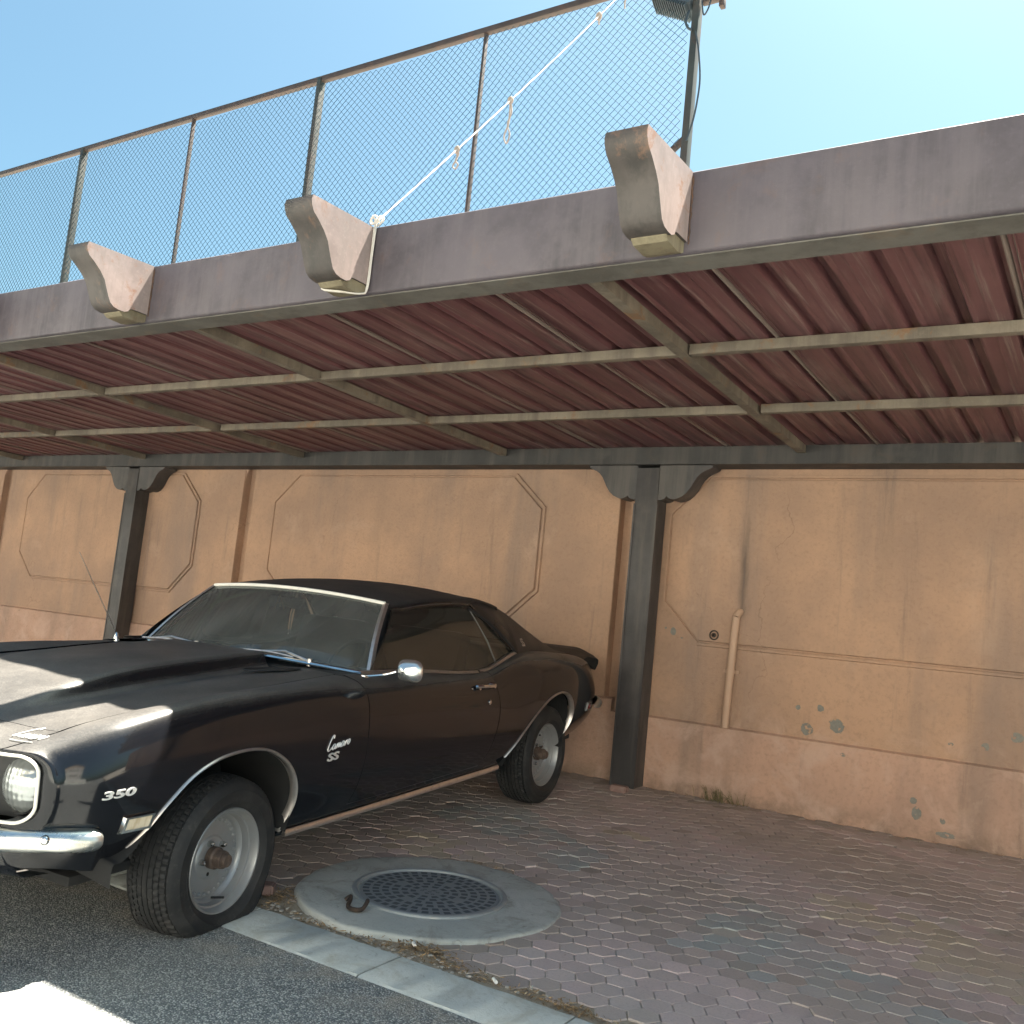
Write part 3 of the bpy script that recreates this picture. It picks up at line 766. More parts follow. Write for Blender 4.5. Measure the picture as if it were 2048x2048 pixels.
# ------------------------------------------------------------------ court fence behind
FNY = 6.9; KF = FNY/4.25
def fence():
    xc = -1.935*KF; zr = 1.0434 + (4.465-1.0434)*KF
    root = empty('chain_link_fence', (xc, FNY, 0)); o0 = root.location.copy()
    def L(b): b.v = [(x-o0.x, y-o0.y, z-o0.z) for x, y, z in b.v]; return b
    posts = [(-1.935, .050, 1.07), (-3.262, .026, 1), (-4.58, .046, 1), (-5.84, .026, 1), (-7.165, .046, 1), (-8.5, .026, 1), (-9.85, .046, 1)]
    for x, wd, k in posts:
        b = MB(); xx = x*KF
        top = zr+.015 if k == 1 else zr+1.1
        if wd > .03:
            b.bbox(xx-wd/2*1.2, xx+wd/2*1.2, FNY-.04, FNY+.04, 0, top, .005)
        else: b.bbox(xx-wd/2, xx+wd/2, FNY-.022, FNY+.022, 0, zr-.01, .004)
        L(b).build('post', M_POST if wd > .03 else M_RAIL, root)
    b = MB(); b.bbox(-17.5, xc-.06, FNY-.03, FNY+.03, zr-.028, zr+.03, .005); L(b).build('top_rail', M_RAIL, root)
    b = MB(); b.tube([(xc-.02, FNY+.02, 5.12), (xc-1.7, FNY+.03, 3.72)], .03, 8); L(b).build('brace', M_RAIL, root)
    # chain link: woven zigzag wires
    d = .078; r = .0033; xl_ = -17.4; xr_ = xc-.05; z0, z1 = 2.6, zr-.03
    nz = int((z1-z0)/(d/2)); vs = []; fs = []
    n = int((xr_-xl_)/(d/2))
    tri = [(math.cos(a), math.sin(a)) for a in (0, 2.094, 4.189)]
    for i in range(n):
        x0_ = xl_ + i*d/2
        base = len(vs)
        for k in range(nz+1):
            z = z0 + k*d/2
            off = (k + i) % 2
            # diagonal zigzag: node shifts by half pitch each step
            x = x0_ + (off)*d/2 + .004*math.sin(z*3.1+x0_*2.3) + .010*math.sin(x0_*1.7 + z*.9) + .008*math.sin(x0_*5.1 + z*3.7)
            zz = z + .006*math.sin(x0_*2.1+z*2.7)
            yy = FNY - .012 + .02*math.sin(x0_*2.2)*math.sin(z*1.7) + (.0022 if off else -.0022)
            for ca, sa in tri: vs.append((x + r*ca, yy + r*sa, zz))
        for k in range(nz):
            a = base + k*3
            for j in range(3): fs.append((a+j, a+(j+1) % 3, a+3+(j+1) % 3, a+3+j))
    me = bpy.data.meshes.new('wire_mesh'); me.from_pydata([(x-o0.x, y-o0.y, z-o0.z) for x, y, z in vs], [], fs)
    me.materials.append(M_WIRE); me.update()
    o = bpy.data.objects.new('wire_mesh', me); col.objects.link(o); o.parent = root
    tag(root, 'tall green chain link fence with rusty posts and top rail above the carport roof', 'fence')

    # floodlight with finned back, its cable and arm
    fl = empty('floodlight', (xc-.19, FNY+.02, 6.335)); fo = fl.location.copy()
    Mx = Matrix.Rotation(R(28), 4, 'Y') @ Matrix.Rotation(R(-15), 4, 'X')
    b = MB(); b.bbox(-.24, .16, -.10, .10, -.03, .05, .012, M=Mx)
    for k in range(15): b.box(-.22+k*.025, -.212+k*.025, -.095, .095, -.065, -.028, M=Mx)
    b.build('housing', M_LAMP, fl)
    b = MB(); b.tube([(.12, 0, -.03), (.16, .0, -.10), (.17, .01, -.02), (.17, 0, .10)], .012, 8); b.build('mounting_bracket', M_LAMP, fl)
    tag(fl, 'dark finned floodlight fixed near the top of the corner fence post', 'floodlight')
    pts = [(xc+.02, FNY-.05, 6.0), (xc+.055, FNY-.045, 5.85), (xc+.088, FNY-.04, 5.6), (xc+.085, FNY-.04, 5.42), (xc+.062, FNY-.045, 5.22), (xc+.02, FNY-.05, 5.05)]
    b = MB(); b.tube(bez(pts, 6), .008, 6)
    pts2 = [(xc-.06, FNY-.03, 6.22), (xc-.075, FNY-.05, 6.12), (xc-.05, FNY-.055, 6.05), (xc-.01, FNY-.05, 6.02)]
    b.tube(bez(pts2, 6), .011, 6)
    tag(b.build('power_cable', M_CABLE), 'black cable looping down the right side of the corner fence post', 'cable')
    b = MB(); b.bbox(xc+.04, xc+.23, FNY-.03, FNY+.03, 6.262, 6.325, .005); b.bbox(xc+.195, xc+.235, FNY-.03, FNY+.03, 6.19, 6.262, .005)
    br = b.build('light_arm', M_RAIL); tag(br, 'short rusty steel arm sticking out right of the corner post top', 'bracket')
    b = MB(); b.tube(bez([(xc+.05, FNY-.04, 6.27), (xc+.075, FNY-.04, 6.14), (xc+.11, FNY-.04, 6.18), (xc+.125, FNY-.03, 6.27)], 6), .007, 6)
    b.build('loose_wire', M_CABLE, br)
    return xc, zr
XC, ZR = fence()

def rope():
    A = Vector((-2.905, FY0+.01, 2.765)); B = Vector((-5.62, 6.86, 7.35))
    def pix(px, py, dist):
        d = fw*fpx + rt*(px-1024) + up*(1024-py); return Vector((0, 0, camz)) + d.normalized()*dist
    d0 = (A-Vector((0, 0, camz))).length
    # ends on the fence rail beyond the picture's top edge
    d = fw*fpx + rt*(1268-1024) + up*(1024+38); t = (FNY-.03)/d.y; B = Vector((0, 0, camz)) + d*t
    root = empty('tied_rope', A)
    def at(t, sag=.0): return A.lerp(B, t) + Vector((0, 0, -sag*4*t*(1-t)))
    b = MB(); n = 90; off = A
    for ph in (0, math.pi):
        pts = []
        for i in range(n+1):
            t = i/n; p = at(t, .03); th = t*110+ph
            pts.append(p - off + Vector((math.cos(th)*.0022, 0, math.sin(th)*.0022)))
        b.tube(pts, .0026, 5)
    b.build('rope_line', M_ROPE, root)
    # knot and wrap round the bracket
    b = MB()
    for k in range(5):
        c = Vector((-.012+.010*k, -.004, .010+.006*math.sin(k*2))); rr = .015+.005*(k % 2)
        pts = [c + Vector((rr*math.cos(a)*math.cos(k), rr*.7*math.cos(a)*math.sin(k)+.002*k, rr*math.sin(a))) for a in np.linspace(0, 2*math.pi, 16)]
        b.tube(pts, .004, 6)
    b.build('knot', M_ROPE, root)
    b = MB()
    for dx in (0, .010):
        w_ = [(-2.905+dx, FY0+.02, 2.752), (-2.888+dx, FY0-.010, 2.740), (-2.886+dx*.6, FY0-.012, 2.60), (-2.888+dx*.6, FY0-.014, 2.45), (-2.895, FY0-.03-dx, 2.420-dx*.3), (-2.95, FY0-.10-dx, 2.409), (-3.02, FY0-.13-dx, 2.413), (-3.045, FY0-.13, 2.43)]
        b.tube([Vector(p)-off for p in bez(w_, 6)], .0038, 6)
    b.build('wrap', M_ROPE, root)
    # hanging ends
    def dang(px, py, length, loop):
        best = min((at(i/400, .03) for i in range(401)), key=lambda p: (p-pix(px, py, (p-Vector((0, 0, camz))).length)).length)
        b = MB(); p0 = best-off
        sc = (best-Vector((0, 0, camz))).length/1942.1
        L_ = length*sc
        kn = [p0 + Vector((.5*sc*8*math.cos(a), 0, sc*6*math.sin(a))) for a in np.linspace(0, 2*math.pi, 10)]
        b.tube(kn, sc*2.6, 6)
        if loop:
            pts = [p0, p0+Vector((sc*5, 0, -L_*.28)), p0+Vector((-sc*1, 0, -L_*.55)), p0+Vector((sc*6, 0, -L_*.8)), p0+Vector((sc*1, 0, -L_)), p0+Vector((-sc*6, 0, -L_*.82)), p0+Vector((sc*1, 0, -L_*.55)), p0+Vector((-sc*1, .01, -L_*.3)), p0]
        else:
            pts = [p0, p0+Vector((sc*3, 0, -L_*.4)), p0+Vector((sc*1, 0, -L_*.7)), p0+Vector((sc*2, 0, -L_))]
        b.tube(bez(pts, 6), sc*1.5, 6)
        b.build('hanging_end', M_TWINE, root)
    dang(1020, 200, 84, True); dang(914, 300, 38, True); dang(1200, 36, 16, False); dang(1262, -8, 36, False)
    tag(root, 'white rope tied round the middle bracket and stretched up to the fence top', 'rope')
rope()

# ------------------------------------------------------------------ car
CY, CP, CR = -0.088875, 0.063743, 0.010
e1 = Vector((math.sin(CY)*math.cos(CP), math.cos(CY)*math.cos(CP), math.sin(CP)))        # rearward
l0 = Vector((math.cos(CY), -math.sin(CY), 0)); uu0 = -e1.cross(l0)
eL = math.cos(CR)*l0 - math.sin(CR)*uu0; eU = math.sin(CR)*l0 + math.cos(CR)*uu0
O0 = Vector((-3.63179, 2.53305, .08820))
S0, Z0 = 1.373, .03
CARM = Matrix.Identity(4)
for i, a in enumerate((-e1, eL, eU)):
    for k in range(3): CARM[k][i] = a[k]
loc = O0 + S0*e1 + (Z0-.33)*eU
for k in range(3): CARM[k][3] = loc[k]
CARI = CARM.inverted()
def V(s, y, z): return (S0-s, y, z-Z0)
car = empty('parked_car', M=CARM)
tag(car, 'black vintage two door muscle coupe with a flat front tyre parked under the carport', 'car')
class CB(MB):
    """mesh builder in car coordinates (s rearward from front axle, y left, z up)"""
    def build(s, name, mat, parent=None, **kw):
        s.v = [V(*p) for p in s.v]
        return MB.build(s, name, mat, car if parent is None else parent, **kw)

def pchip(x, y):
    x = np.asarray(x, float); y = np.asarray(y, float); h = np.diff(x); dl = np.diff(y)/h; d = np.zeros_like(y)
    for i in range(1, len(x)-1):
        if dl[i-1]*dl[i] > 0:
            w1 = 2*h[i]+h[i-1]; w2 = h[i]+2*h[i-1]; d[i] = (w1+w2)/(w1/dl[i-1]+w2/dl[i])
    d[0] = dl[0]; d[-1] = dl[-1]
    def f(q):
        q = np.asarray(q, float); i = np.clip(np.searchsorted(x, q)-1, 0, len(x)-2); t = (q-x[i])/h[i]
        return ((1+2*t)*(1-t)**2)*y[i] + t*(1-t)**2*h[i]*d[i] + t*t*(3-2*t)*y[i+1] + t*t*(t-1)*h[i]*d[i+1]
    return f
SG = np.arange(-.90, 3.91, .01)
def line(ks, vs, sig=.035):
    f = pchip(ks, vs); q = f(np.clip(SG, ks[0], ks[-1]))
    # linear extrapolate ends for smoothing
    k = int(max(1, sig/.01*3)); g = np.exp(-.5*(np.arange(-k, k+1)*.01/max(sig, 1e-4))**2); g /= g.sum()
    lo = q[0] - (q[1]-q[0])*np.arange(k, 0, -1) if ks[0] < -.895 else np.full(k, q[0])
    qq = np.concatenate([2*q[0]-q[k:0:-1], q, 2*q[-1]-q[-2:-k-2:-1]])
    q2 = np.convolve(qq, g, 'valid')
    return lambda s: np.interp(s, SG, q2)
N0 = -.69
KN = [-.9, N0, -.61, -.5, 0, .35, 1, 2, 2.5, 2.95, 3.2, 3.5, 3.72, 3.9]
A_ = (line(KN, [.53, .69, .765, .80, .82, .825, .83, .83, .83, .825, .80, .75, .68, .64], .025),
      line(KN, [.50, .448, .42, .402, .38, .347, .345, .345, .365, .395, .41, .435, .50, .52]))
B_ = (line(KN, [.55, .745, .815, .852, .88, .886, .89, .895, .90, .89, .87, .82, .73, .68], .025),
      line([-.9, N0, -.5, 0, 1, 2, 2.95, 3.5, 3.72, 3.9], [.55, .54, .52, .50, .485, .485, .51, .53, .57, .58]))
C_ = (line([-.9, N0, -.62, -.5, -.1, .35, 1, 2, 2.5, 2.95, 3.2, 3.5, 3.72, 3.9], [.58, .792, .845, .878, .905, .908, .908, .914, .921, .915, .892, .838, .745, .69], .025),
      line([-.9, N0, 0, 1, 2, 3.5, 3.72, 3.9], [.655, .66, .695, .695, .70, .69, .68, .67]))
D0_ = (line([-.9, N0, -.62, -.5, -.1, .35, 1, 1.9, 2.1, 2.5, 2.95, 3.2, 3.5, 3.72, 3.9], [.57, .772, .818, .851, .878, .882, .884, .889, .892, .902, .892, .866, .806, .72, .67], .025),
       line([-.9, N0, -.5, 0, .35, 1, 1.9, 2.1, 2.5, 2.95, 3.5, 3.72, 3.9], [.72, .762, .845, .893, .892, .868, .842, .845, .885, .875, .80, .745, .73]))
D_ = (line([-.9, N0, -.62, -.5, -.1, .35, .9, 1.5, 1.9, 2.1, 2.5, 2.95, 3.2, 3.5, 3.72, 3.9], [.54, .740, .785, .818, .845, .85, .845, .845, .845, .85, .845, .825, .80, .755, .68, .62], .025),
      line([-.9, N0, -.60, -.5, -.04, .32, .76, 1.34, 1.8, 1.95, 2.1, 2.25, 2.4, 2.6, 2.88, 3.18, 3.4, 3.55, 3.72, 3.9], [.70, .795, .843, .881, .932, .935, .920, .904, .892, .897, .930, .952, .962, .963, .946, .914, .887, .86, .815, .79], .025))
NOSE = pchip([0, .2, .4, .56, .635, .706, .752, .782, .8], [-.868, -.858, -.828, -.795, -.777, -.750, -.716, -.695, N0])
# bonnet lines
E_ = (line([-.9, N0, -.60, -.4, 0, .76, 3.9], [.50, .635, .668, .68, .685, .69, .69], .025),
      line([-.9, N0, -.60, -.46, -.13, .36, .71, .8, 3.9], [.72, .806, .848, .872, .903, .924, .941, .944, .944], .03))
BS = [-.9, N0, -.60, -.5, -.3, 0, .36, .76, 3.9]
F_ = (line([-.9, N0, -.5, 0, .76, 3.9], [.40, .45, .44, .44, .44, .44]), line(BS, [.75, .818, .850, .866, .886, .910, .928, .942, .942]))
G1_ = (line([-.9, -.60, -.3, .2, .76, 3.9], [.365, .365, .348, .335, .322, .322]), line(BS, [.755, .821, .852, .868, .888, .912, .928, .942, .942]))
G2_ = (line([-.9, -.60, -.3, .2, .76, 3.9], [.33, .335, .315, .300, .285, .285]), line(BS, [.757, .822, .855, .876, .926, .968, .986, .996, .996], .02))
G3_ = (line([-.9, 3.9], [.26, .25]), line(BS, [.758, .824, .858, .881, .933, .975, .992, 1.001, 1.001], .02))
H_ = (line([-.9, 3.9], [0., 0.]), line(BS, [.765, .832, .865, .887, .936, .977, .993, 1.002, 1.002], .02))
BELT = (line([-.9, .76, .95, 1.3, 1.9, 3.9], [.745, .758, .77, .78, .785, .785]), line([-.9, .76, 1.0, 1.34, 1.9, 3.9], [.948, .948, .942, .926, .888, .888]))
EQ_ = (line([-.9, 1.93, 2.05, 2.2, 2.32, 2.45, 2.6, 2.9, 3.1, 3.4, 3.72, 3.9], [.785, .785, .785, .778, .766, .748, .742, .732, .715, .68, .60, .56], .02),
       line([-.9, 1.93, 2.03, 2.2, 2.32, 2.45, 2.6, 2.9, 3.1, 3.4, 3.72, 3.9], [.888, .888, .893, .928, .955, .970, .973, .956, .938, .910, .832, .80], .02))

def spl(pts, tt):
    """natural cubic spline through pts (n,2) sampled at index parameters tt"""
    n = len(pts); ch = np.concatenate([[0], np.cumsum(np.maximum(np.hypot(*np.diff(pts, axis=0).T), 1e-4)**.8)])
    h = np.diff(ch); Am = np.zeros((n, n)); rhs = np.zeros((n, 2)); Am[0, 0] = Am[-1, -1] = 1
    for i in range(1, n-1):
        Am[i, i-1] = h[i-1]; Am[i, i] = 2*(h[i-1]+h[i]); Am[i, i+1] = h[i]
        rhs[i] = 6*((pts[i+1]-pts[i])/h[i]-(pts[i]-pts[i-1])/h[i-1])
    m = np.linalg.solve(Am, rhs)
    i = np.clip(np.floor(tt).astype(int), 0, n-2); fr = tt-i; u = ch[i]+fr*h[i]
    a = (ch[i+1]-u); b = (u-ch[i]); hh = h[i]
    a = a[:, None]; b = b[:, None]; hh = hh[:, None]
    return (m[i]*a**3+m[i+1]*b**3)/(6*hh) + (pts[i]/hh-m[i]*hh/6)*a + (pts[i+1]/hh-m[i+1]*hh/6)*b
FRONT = (A_, B_, C_, D0_, D_, E_, F_, G1_, G2_, G3_, H_)
FSIDE = (A_, B_, C_, D0_, D_, E_, F_)
DOORK = (A_, B_, C_, D0_, D_, BELT)
QUART = (A_, B_, C_, D0_, D_, EQ_)
_cache = {}
def sec(keys, s, tt):
    """points (len(tt),3) of the section at s"""
    pts = np.array([[float(k[0](s)), float(k[1](s))] for k in keys])
    if keys is FRONT:            # mirror point so that the centre is smooth
        pts = np.vstack([pts, [-pts[-2][0], pts[-2][1]]])
    q = spl(pts, np.asarray(tt, float))
    return np.column_stack([np.full(len(q), s), q])
def shear(y, s):
    """bows the front edge of bonnet and header forward in the middle"""
    a = abs(y); bon = -.055*max(0, 1-(a/.69)**2)*min(1, max(0, (-.2-s)/.41))
    if s >= -.612: return bon
    k = min(1, (-.612-s)/(-.612-N0)); return bon*(1-k) + (float(NOSE(min(.8, a)))-N0)*k
def body_y(s, z):
    """outer side y at (s,z) below the shoulder"""
    key = DOORK if .7 < s < 1.95 else (QUART if s >= 1.95 else FSIDE)
    P = sec(key, s, np.linspace(0, 4, 81))
    i = np.argmin(np.abs(P[:, 2]-z)); 
    return float(np.interp(z, P[:, 2], P[:, 1])) if P[-1, 2] > P[0, 2] else P[i, 1]

ARCH_F = [(-.535, .30), (-.535, .425), (-.50, .437), (-.455, .463), (-.40, .525), (-.34, .60), (-.25, .677), (-.14, .722), (-.02, .737), (.08, .730), (.16, .706), (.24, .655), (.295, .585), (.318, .51), (.315, .44), (.300, .37), (.295, .30)]
ARCH_R = [(2.10, .30), (2.14, .375), (2.19, .437), (2.27, .52), (2.36, .588), (2.46, .645), (2.57, .695), (2.68, .723), (2.78, .729), (2.87, .712), (2.935, .675), (2.975, .62), (2.985, .56), (2.965, .49), (2.93, .43), (2.91, .30)]
def smooth_poly(P, n=6): return [(p.x, p.y) for p in bez([(a, b, 0) for a, b in P], n)]
ARCH_F = smooth_poly(ARCH_F); ARCH_R = smooth_poly(ARCH_R)
def inside(poly, s, z):
    P = np.array(poly); x, y = P[:, 0], P[:, 1]; x2, y2 = np.roll(x, -1), np.roll(y, -1); r = np.zeros(s.shape, bool)
    for a, b, c, d in zip(x, y, x2, y2):
        if b == d: continue
        cond = ((b > z) != (d > z)) & (s < (c-a)*(z-b)/(d-b)+a); r ^= cond
    return r
def nearest(poly, s, z):
    P = np.array(poly); a = P[:-1]; d = P[1:]-a; q = np.array([s, z])
    t = np.clip(((q-a)*d).sum(1)/(d*d).sum(1), 0, 1); c = a+t[:, None]*d; i = np.argmin(((c-q)**2).sum(1)); return c[i]

def panel(keys, s_of, us, ts, arch=None):
    """s_of(u,t) -> s. returns P (nu,nt,3), keep mask of faces"""
    P = np.zeros((len(us), len(ts), 3))
    for i, u in enumerate(us):
        ss = np.array([s_of(u, t) for t in ts])
        if np.ptp(ss) < 1e-9: P[i] = sec(keys, ss[0], ts)
        else:
            lo, hi = ss.min(), ss.max(); qs = np.linspace(lo, hi, 5); Q = np.array([sec(keys, q, ts) for q in qs])
            for j, s in enumerate(ss):
                f = (s-lo)/(hi-lo)*4; k = min(3, int(f)); P[i, j] = Q[k, j]*(1-(f-k)) + Q[k+1, j]*(f-k); P[i, j, 0] = s
    keep = np.ones((len(us)-1, len(ts)-1), bool)
    if arch is not None:
        ins = inside(arch, P[:, :, 0], P[:, :, 2]); ins &= P[:, :, 1] > .3
        Q = P.copy()
        for i in range(len(us)):
            for j in range(len(ts)):
                if not ins[i, j]: continue
                nb = ins[max(0, i-1):i+2, max(0, j-1):j+2]
                if nb.all(): continue
                s, z = nearest(arch, P[i, j, 0], P[i, j, 2])
                row = sec(keys, s, np.linspace(0, 4, 60))
                Q[i, j] = (s, np.interp(z, row[:, 2], row[:, 1]) if z > row[0, 2] else row[0, 1], z)
        keep = ~(ins[:-1, :-1] & ins[1:, :-1] & ins[:-1, 1:] & ins[1:, 1:])
        P = Q
    return P, keep
def add_panel(b, P, keep=None, lip=(0, -.018, 0), sides=(1,)):
    """adds the panel, its mirror if asked, with a turned-in lip on every open edge"""
    for sg in sides:
        Q = P.copy(); Q[:, :, 1] *= sg; lp0 = np.array([lip[0], lip[1]*sg, lip[2]]); lpt = np.array([0, -.001*sg, -.022])
        a, c = Q.shape[:2]; base = len(b.v); b.v += [tuple(p) for p in Q.reshape(-1, 3)]
        from collections import defaultdict
        ed = defaultdict(int); fs = []
        for i in range(a-1):
            for j in range(c-1):
                if keep is not None and not keep[i, j]: continue
                f = [i*c+j, i*c+j+1, (i+1)*c+j+1, (i+1)*c+j]
                if sg > 0: f = f[::-1]
                fs.append(f)
                for k in range(4): ed[(f[k], f[(k+1) % 4])] += 1
        b.f += [tuple(base+k for k in f) for f in fs]; b.mi += [0]*len(fs)
        lipv = {}
        for (p, q) in list(ed):
            if (q, p) in ed: continue
            for k in (p, q):
                if k not in lipv:
                    pk = b.v[base+k]; top = lip[1] < -.01 and pk[2] > .80 and abs(pk[1]) < .715 and pk[0] < .74
                    lipv[k] = len(b.v); b.v.append(tuple(np.array(pk)+(lpt if top else lp0)))
            b.f.append((base+p, lipv[p], lipv[q], base+q)); b.mi.append(0)

def build_car():
    both = (1, -1)
    # ---- fenders, rockers, quarters, nose: one body shell
    cz, hz, hy = .688, .106, .752
    ring_w = .792
    def opening(p):
        y = min(p[1]/ring_w*hy, hy)
        zt = (p[2]-cz)/(.118 if p[2] > cz else .24); m = max(abs(y)/hy, abs(zt), 1e-6)
        y2, z2 = (y/m if m < 1 else y), (zt/m*hz if m < 1 else float(np.clip(zt, -1, 1))*hz)
        rc = .055; ay, az = hy-rc, hz-rc
        if abs(y2) > ay and abs(z2) > az:
            d = math.hypot(abs(y2)-ay, abs(z2)-az)
            if d > 1e-6: y2 = math.copysign(ay+(abs(y2)-ay)/d*rc, y2); z2 = math.copysign(az+(abs(z2)-az)/d*rc, z2)
        return y2, cz+z2
    def roll_in(P, keep):
        rows = []
        steps = [1.35, 1.12, 1.0, .85, .68, .5, .32, .15]
        for f in steps:
            row = []
            for p in P[0]:
                oy, oz = opening(p); so = float(NOSE(min(.8, oy)))-.012; th_ = min(f, 1)*math.pi/2
                s_ = p[0] + (so-p[0])*math.sin(th_); y_ = p[1]+(oy-p[1])*(1-math.cos(th_)); z_ = p[2]+(oz-p[2])*(1-math.cos(th_))
                if f > 1: s_ += (f-1)*.30; y_ -= (f-1)*.02*(1 if oy > .6 else 0); z_ -= (f-1)*.02*(1 if oz > cz else -1)
                row.append((s_, y_, z_))
            rows.append(row)
        n = len(steps)
        return np.vstack([np.array(rows), P]), np.vstack([np.ones((n, P.shape[1]-1), bool), keep])
    b = CB()
    tf = np.concatenate([np.linspace(0, 1, 13), np.linspace(1, 2, 15)[1:], np.linspace(2, 3, 13)[1:], np.linspace(3, 4, 9)[1:], np.linspace(4, 5-.045, 10)[1:]])
    df_k = pchip([0, .45, 1, 2, 3, 4, 5, 6], [.70, .715, .735, .762, .762, .755, .752, .752])
    us = np.linspace(0, 1, 118)
    def s_f(u, t): return N0 + (float(df_k(min(t, 6)))-.0025-N0)*u
    P, keep = panel(FSIDE, s_f, us, tf, ARCH_F)
    for i in range(len(us)):
        for j in range(len(tf)):
            if P[i, j, 0] < -.20: P[i, j, 0] += shear(P[i, j, 1], P[i, j, 0])
    P, keep = roll_in(P, keep); add_panel(b, P, keep, (0, -.018, -.003), both)
    tr = np.linspace(0, .44, 8); sr_k = pchip([0, .45, 1, 2, 3, 4, 5], [1.84, 1.87, 1.92, 1.975, 1.945, 1.932, 1.93])
    P, keep = panel(DOORK, lambda u, t: .70+(1.872-.70)*u, np.linspace(0, 1, 60), tr); add_panel(b, P, keep, (0, -.02, 0), both)
    tq = np.concatenate([np.linspace(0, 1, 13), np.linspace(1, 2, 15)[1:], np.linspace(2, 3, 13)[1:], np.linspace(3, 4, 9)[1:], np.linspace(4, 5, 8)[1:]])
    P, keep = panel(QUART, lambda u, t: float(sr_k(t))+.0025 + (3.72-float(sr_k(t))-.0025)*u, np.linspace(0, 1, 140), tq, ARCH_R); add_panel(b, P, keep, (0, -.02, 0), both)
    # header strip between the bonnet and the grille, bowed forward in the middle
    th = np.linspace(5.012, 10, 30); P = []
    for s in np.linspace(N0, -.612, 12):
        P.append([(p[0]+shear(p[1], s), p[1], p[2]) for p in sec(FRONT, s, th)])
    P = np.array(P); P, keep = roll_in(P, np.ones((P.shape[0]-1, P.shape[1]-1), bool)); add_panel(b, P, keep, (0, 0, -.012), both)
    # lower valance below the bumper, tucked under
    P = []
    for k in range(25):
        y = .69*k/24
        sx = float(NOSE(min(.8, y)))
        P.append([(sx-.010, y, cz-hz), (sx-.002, y, .54), (sx, y, .455), (sx+.012, y, .425), (sx+.05, y, .405), (sx+.13, y, .398)])
    add_panel(b, np.array(P), None, (.01, 0, 0), both)
    # tail panel
    ringr = [tuple(p) for p in sec(QUART, 3.72, tq)][::-1]
    rows = []
    for p in ringr: rows.append([(3.72, p[1], p[2]), (3.745, p[1]*.95, .66+(p[2]-.66)*.93), (3.75, p[1]*.5, .66+(p[2]-.66)*.9), (3.75, 0, .66+(p[2]-.66)*.9)])
    add_panel(b, np.array(rows), None, (-.01, 0, 0), both)
    b.build('body', M_PAINT, smooth=50, fix=False)
    # ---- bonnet
    b = CB()
    th = np.concatenate([np.linspace(5.040, 6, 10), np.linspace(6, 7, 9)[1:], np.linspace(7, 8, 9)[1:], np.linspace(8, 10, 12)[1:]])
    P = []
    for s in np.linspace(-.606, .745, 120):
        q = sec(FRONT, s, th); P.append(np.vstack([q, (q*np.array([1, -1, 1]))[-2::-1]]))
    P = np.array(P)
    # bonnet rear edge follows the cowl
    for i in range(P.shape[0]):
        k = sm((P[i, 0, 0]-.45)/.295)
        for j in range(P.shape[1]):
            y = abs(P[i, j, 1]); P[i, j, 0] += .04*k*sm((y-.40)/.25) + shear(y, P[i, 0, 0] if j else P[i, j, 0])
    P[:, :, 2] -= .002
    add_panel(b, P, None, (0, 0, -.022))
    b.build('bonnet', M_PAINT, smooth=60, fix=False)
    # dark air inlets at the bonnet corners, in a raised lip
    for sg in both:
        b = CB(); c = []
        for k in range(28):
            a = 2*math.pi*k/28; s = .60 + .125*math.cos(a)*1.0; y = .475 + .038*math.sin(a) + .05*math.cos(a)
            z = float(np.interp(y, [.285, .355, .44, .69], [.982, .956, .946, .940])) + (s-.6)*.03
            c.append((s, sg*y, z+.004))
        b.add(c + [(p[0]*.9+.06, p[1]*.97, p[2]-.0005) for p in c], [(k, (k+1) % 28, (k+1) % 28+28, k+28) for k in range(28)] + [tuple(range(28, 56))])
        b.tube(c, .004, 6, True)
        o = b.build('air_inlet', M_BLACK)
    # ---- cowl
    b = CB(); P = []
    for y in np.linspace(-.755, .755, 41):
        a = abs(y)/.70
        P.append([(.752+.04*sm((abs(y)-.40)/.25), y, .935-.0*a), (.80+.10*a*a, y, .945-.01*a*a), (.90+.16*a*a, y, .96-.03*a*a)])
    b.grid(np.array(P)); b.build('cowl_panel', M_BLACK)
    # ---- doors
    td = np.concatenate([np.linspace(.46, 1, 8), np.linspace(1, 2, 15)[1:], np.linspace(2, 3, 13)[1:], np.linspace(3, 4, 9)[1:], np.linspace(4, 5, 8)[1:]])
    doors = {}
    for sg in both:
        b = CB()
        P, keep = panel(DOORK, lambda u, t: (float(df_k(t))+.0025) + (float(sr_k(t))-float(df_k(t))-.005)*u, np.linspace(0, 1, 90), td)
        add_panel(b, P, keep, (0, -.018, 0), (sg,))
        d = doors[sg] = b.build('door', M_PAINT, smooth=50, fix=False)
        # handle and lock
        h = CB(); yy = body_y(1.81, .837)
        h.tube(bez([(1.715, sg*(yy+.004), .842), (1.735, sg*(yy+.024), .845), (1.80, sg*(yy+.030), .842), (1.87, sg*(yy+.026), .838)], 5), [.010]*6+[.011]*6+[.010]*4, 8)
        for s_ in (1.735, 1.885): h.tube([(s_, sg*(yy-.004), .838), (s_, sg*(yy+.022), .838)], .013, 10)
        h.lathe([(0, .036), (.012, .034), (.016, .024), (.016, .0)], 14, 'Y', (1.885, 0, .838))
        if sg < 0: h.v = [(s_, -abs(y) if s_ == 1.885 and False else y, z) for s_, y, z in h.v]
        n_ = len(h.v); k0 = n_-14*4
        h.v = h.v[:k0] + [(s_, sg*(yy+y-.004), z) for s_, y, z in h.v[k0:]]
        h.build('door_handle', M_CHROME, d)
        h = CB(); y2 = body_y(1.855, .752); h.lathe([(0, .006), (.010, .006), (.014, .003), (.014, -.004)], 18, 'Y', (1.855, 0, .752)); h.v = [(s_, sg*(y+y2), z) for s_, y, z in h.v]
        h.build('door_lock', M_CHROME, d)
        if sg < 0: continue
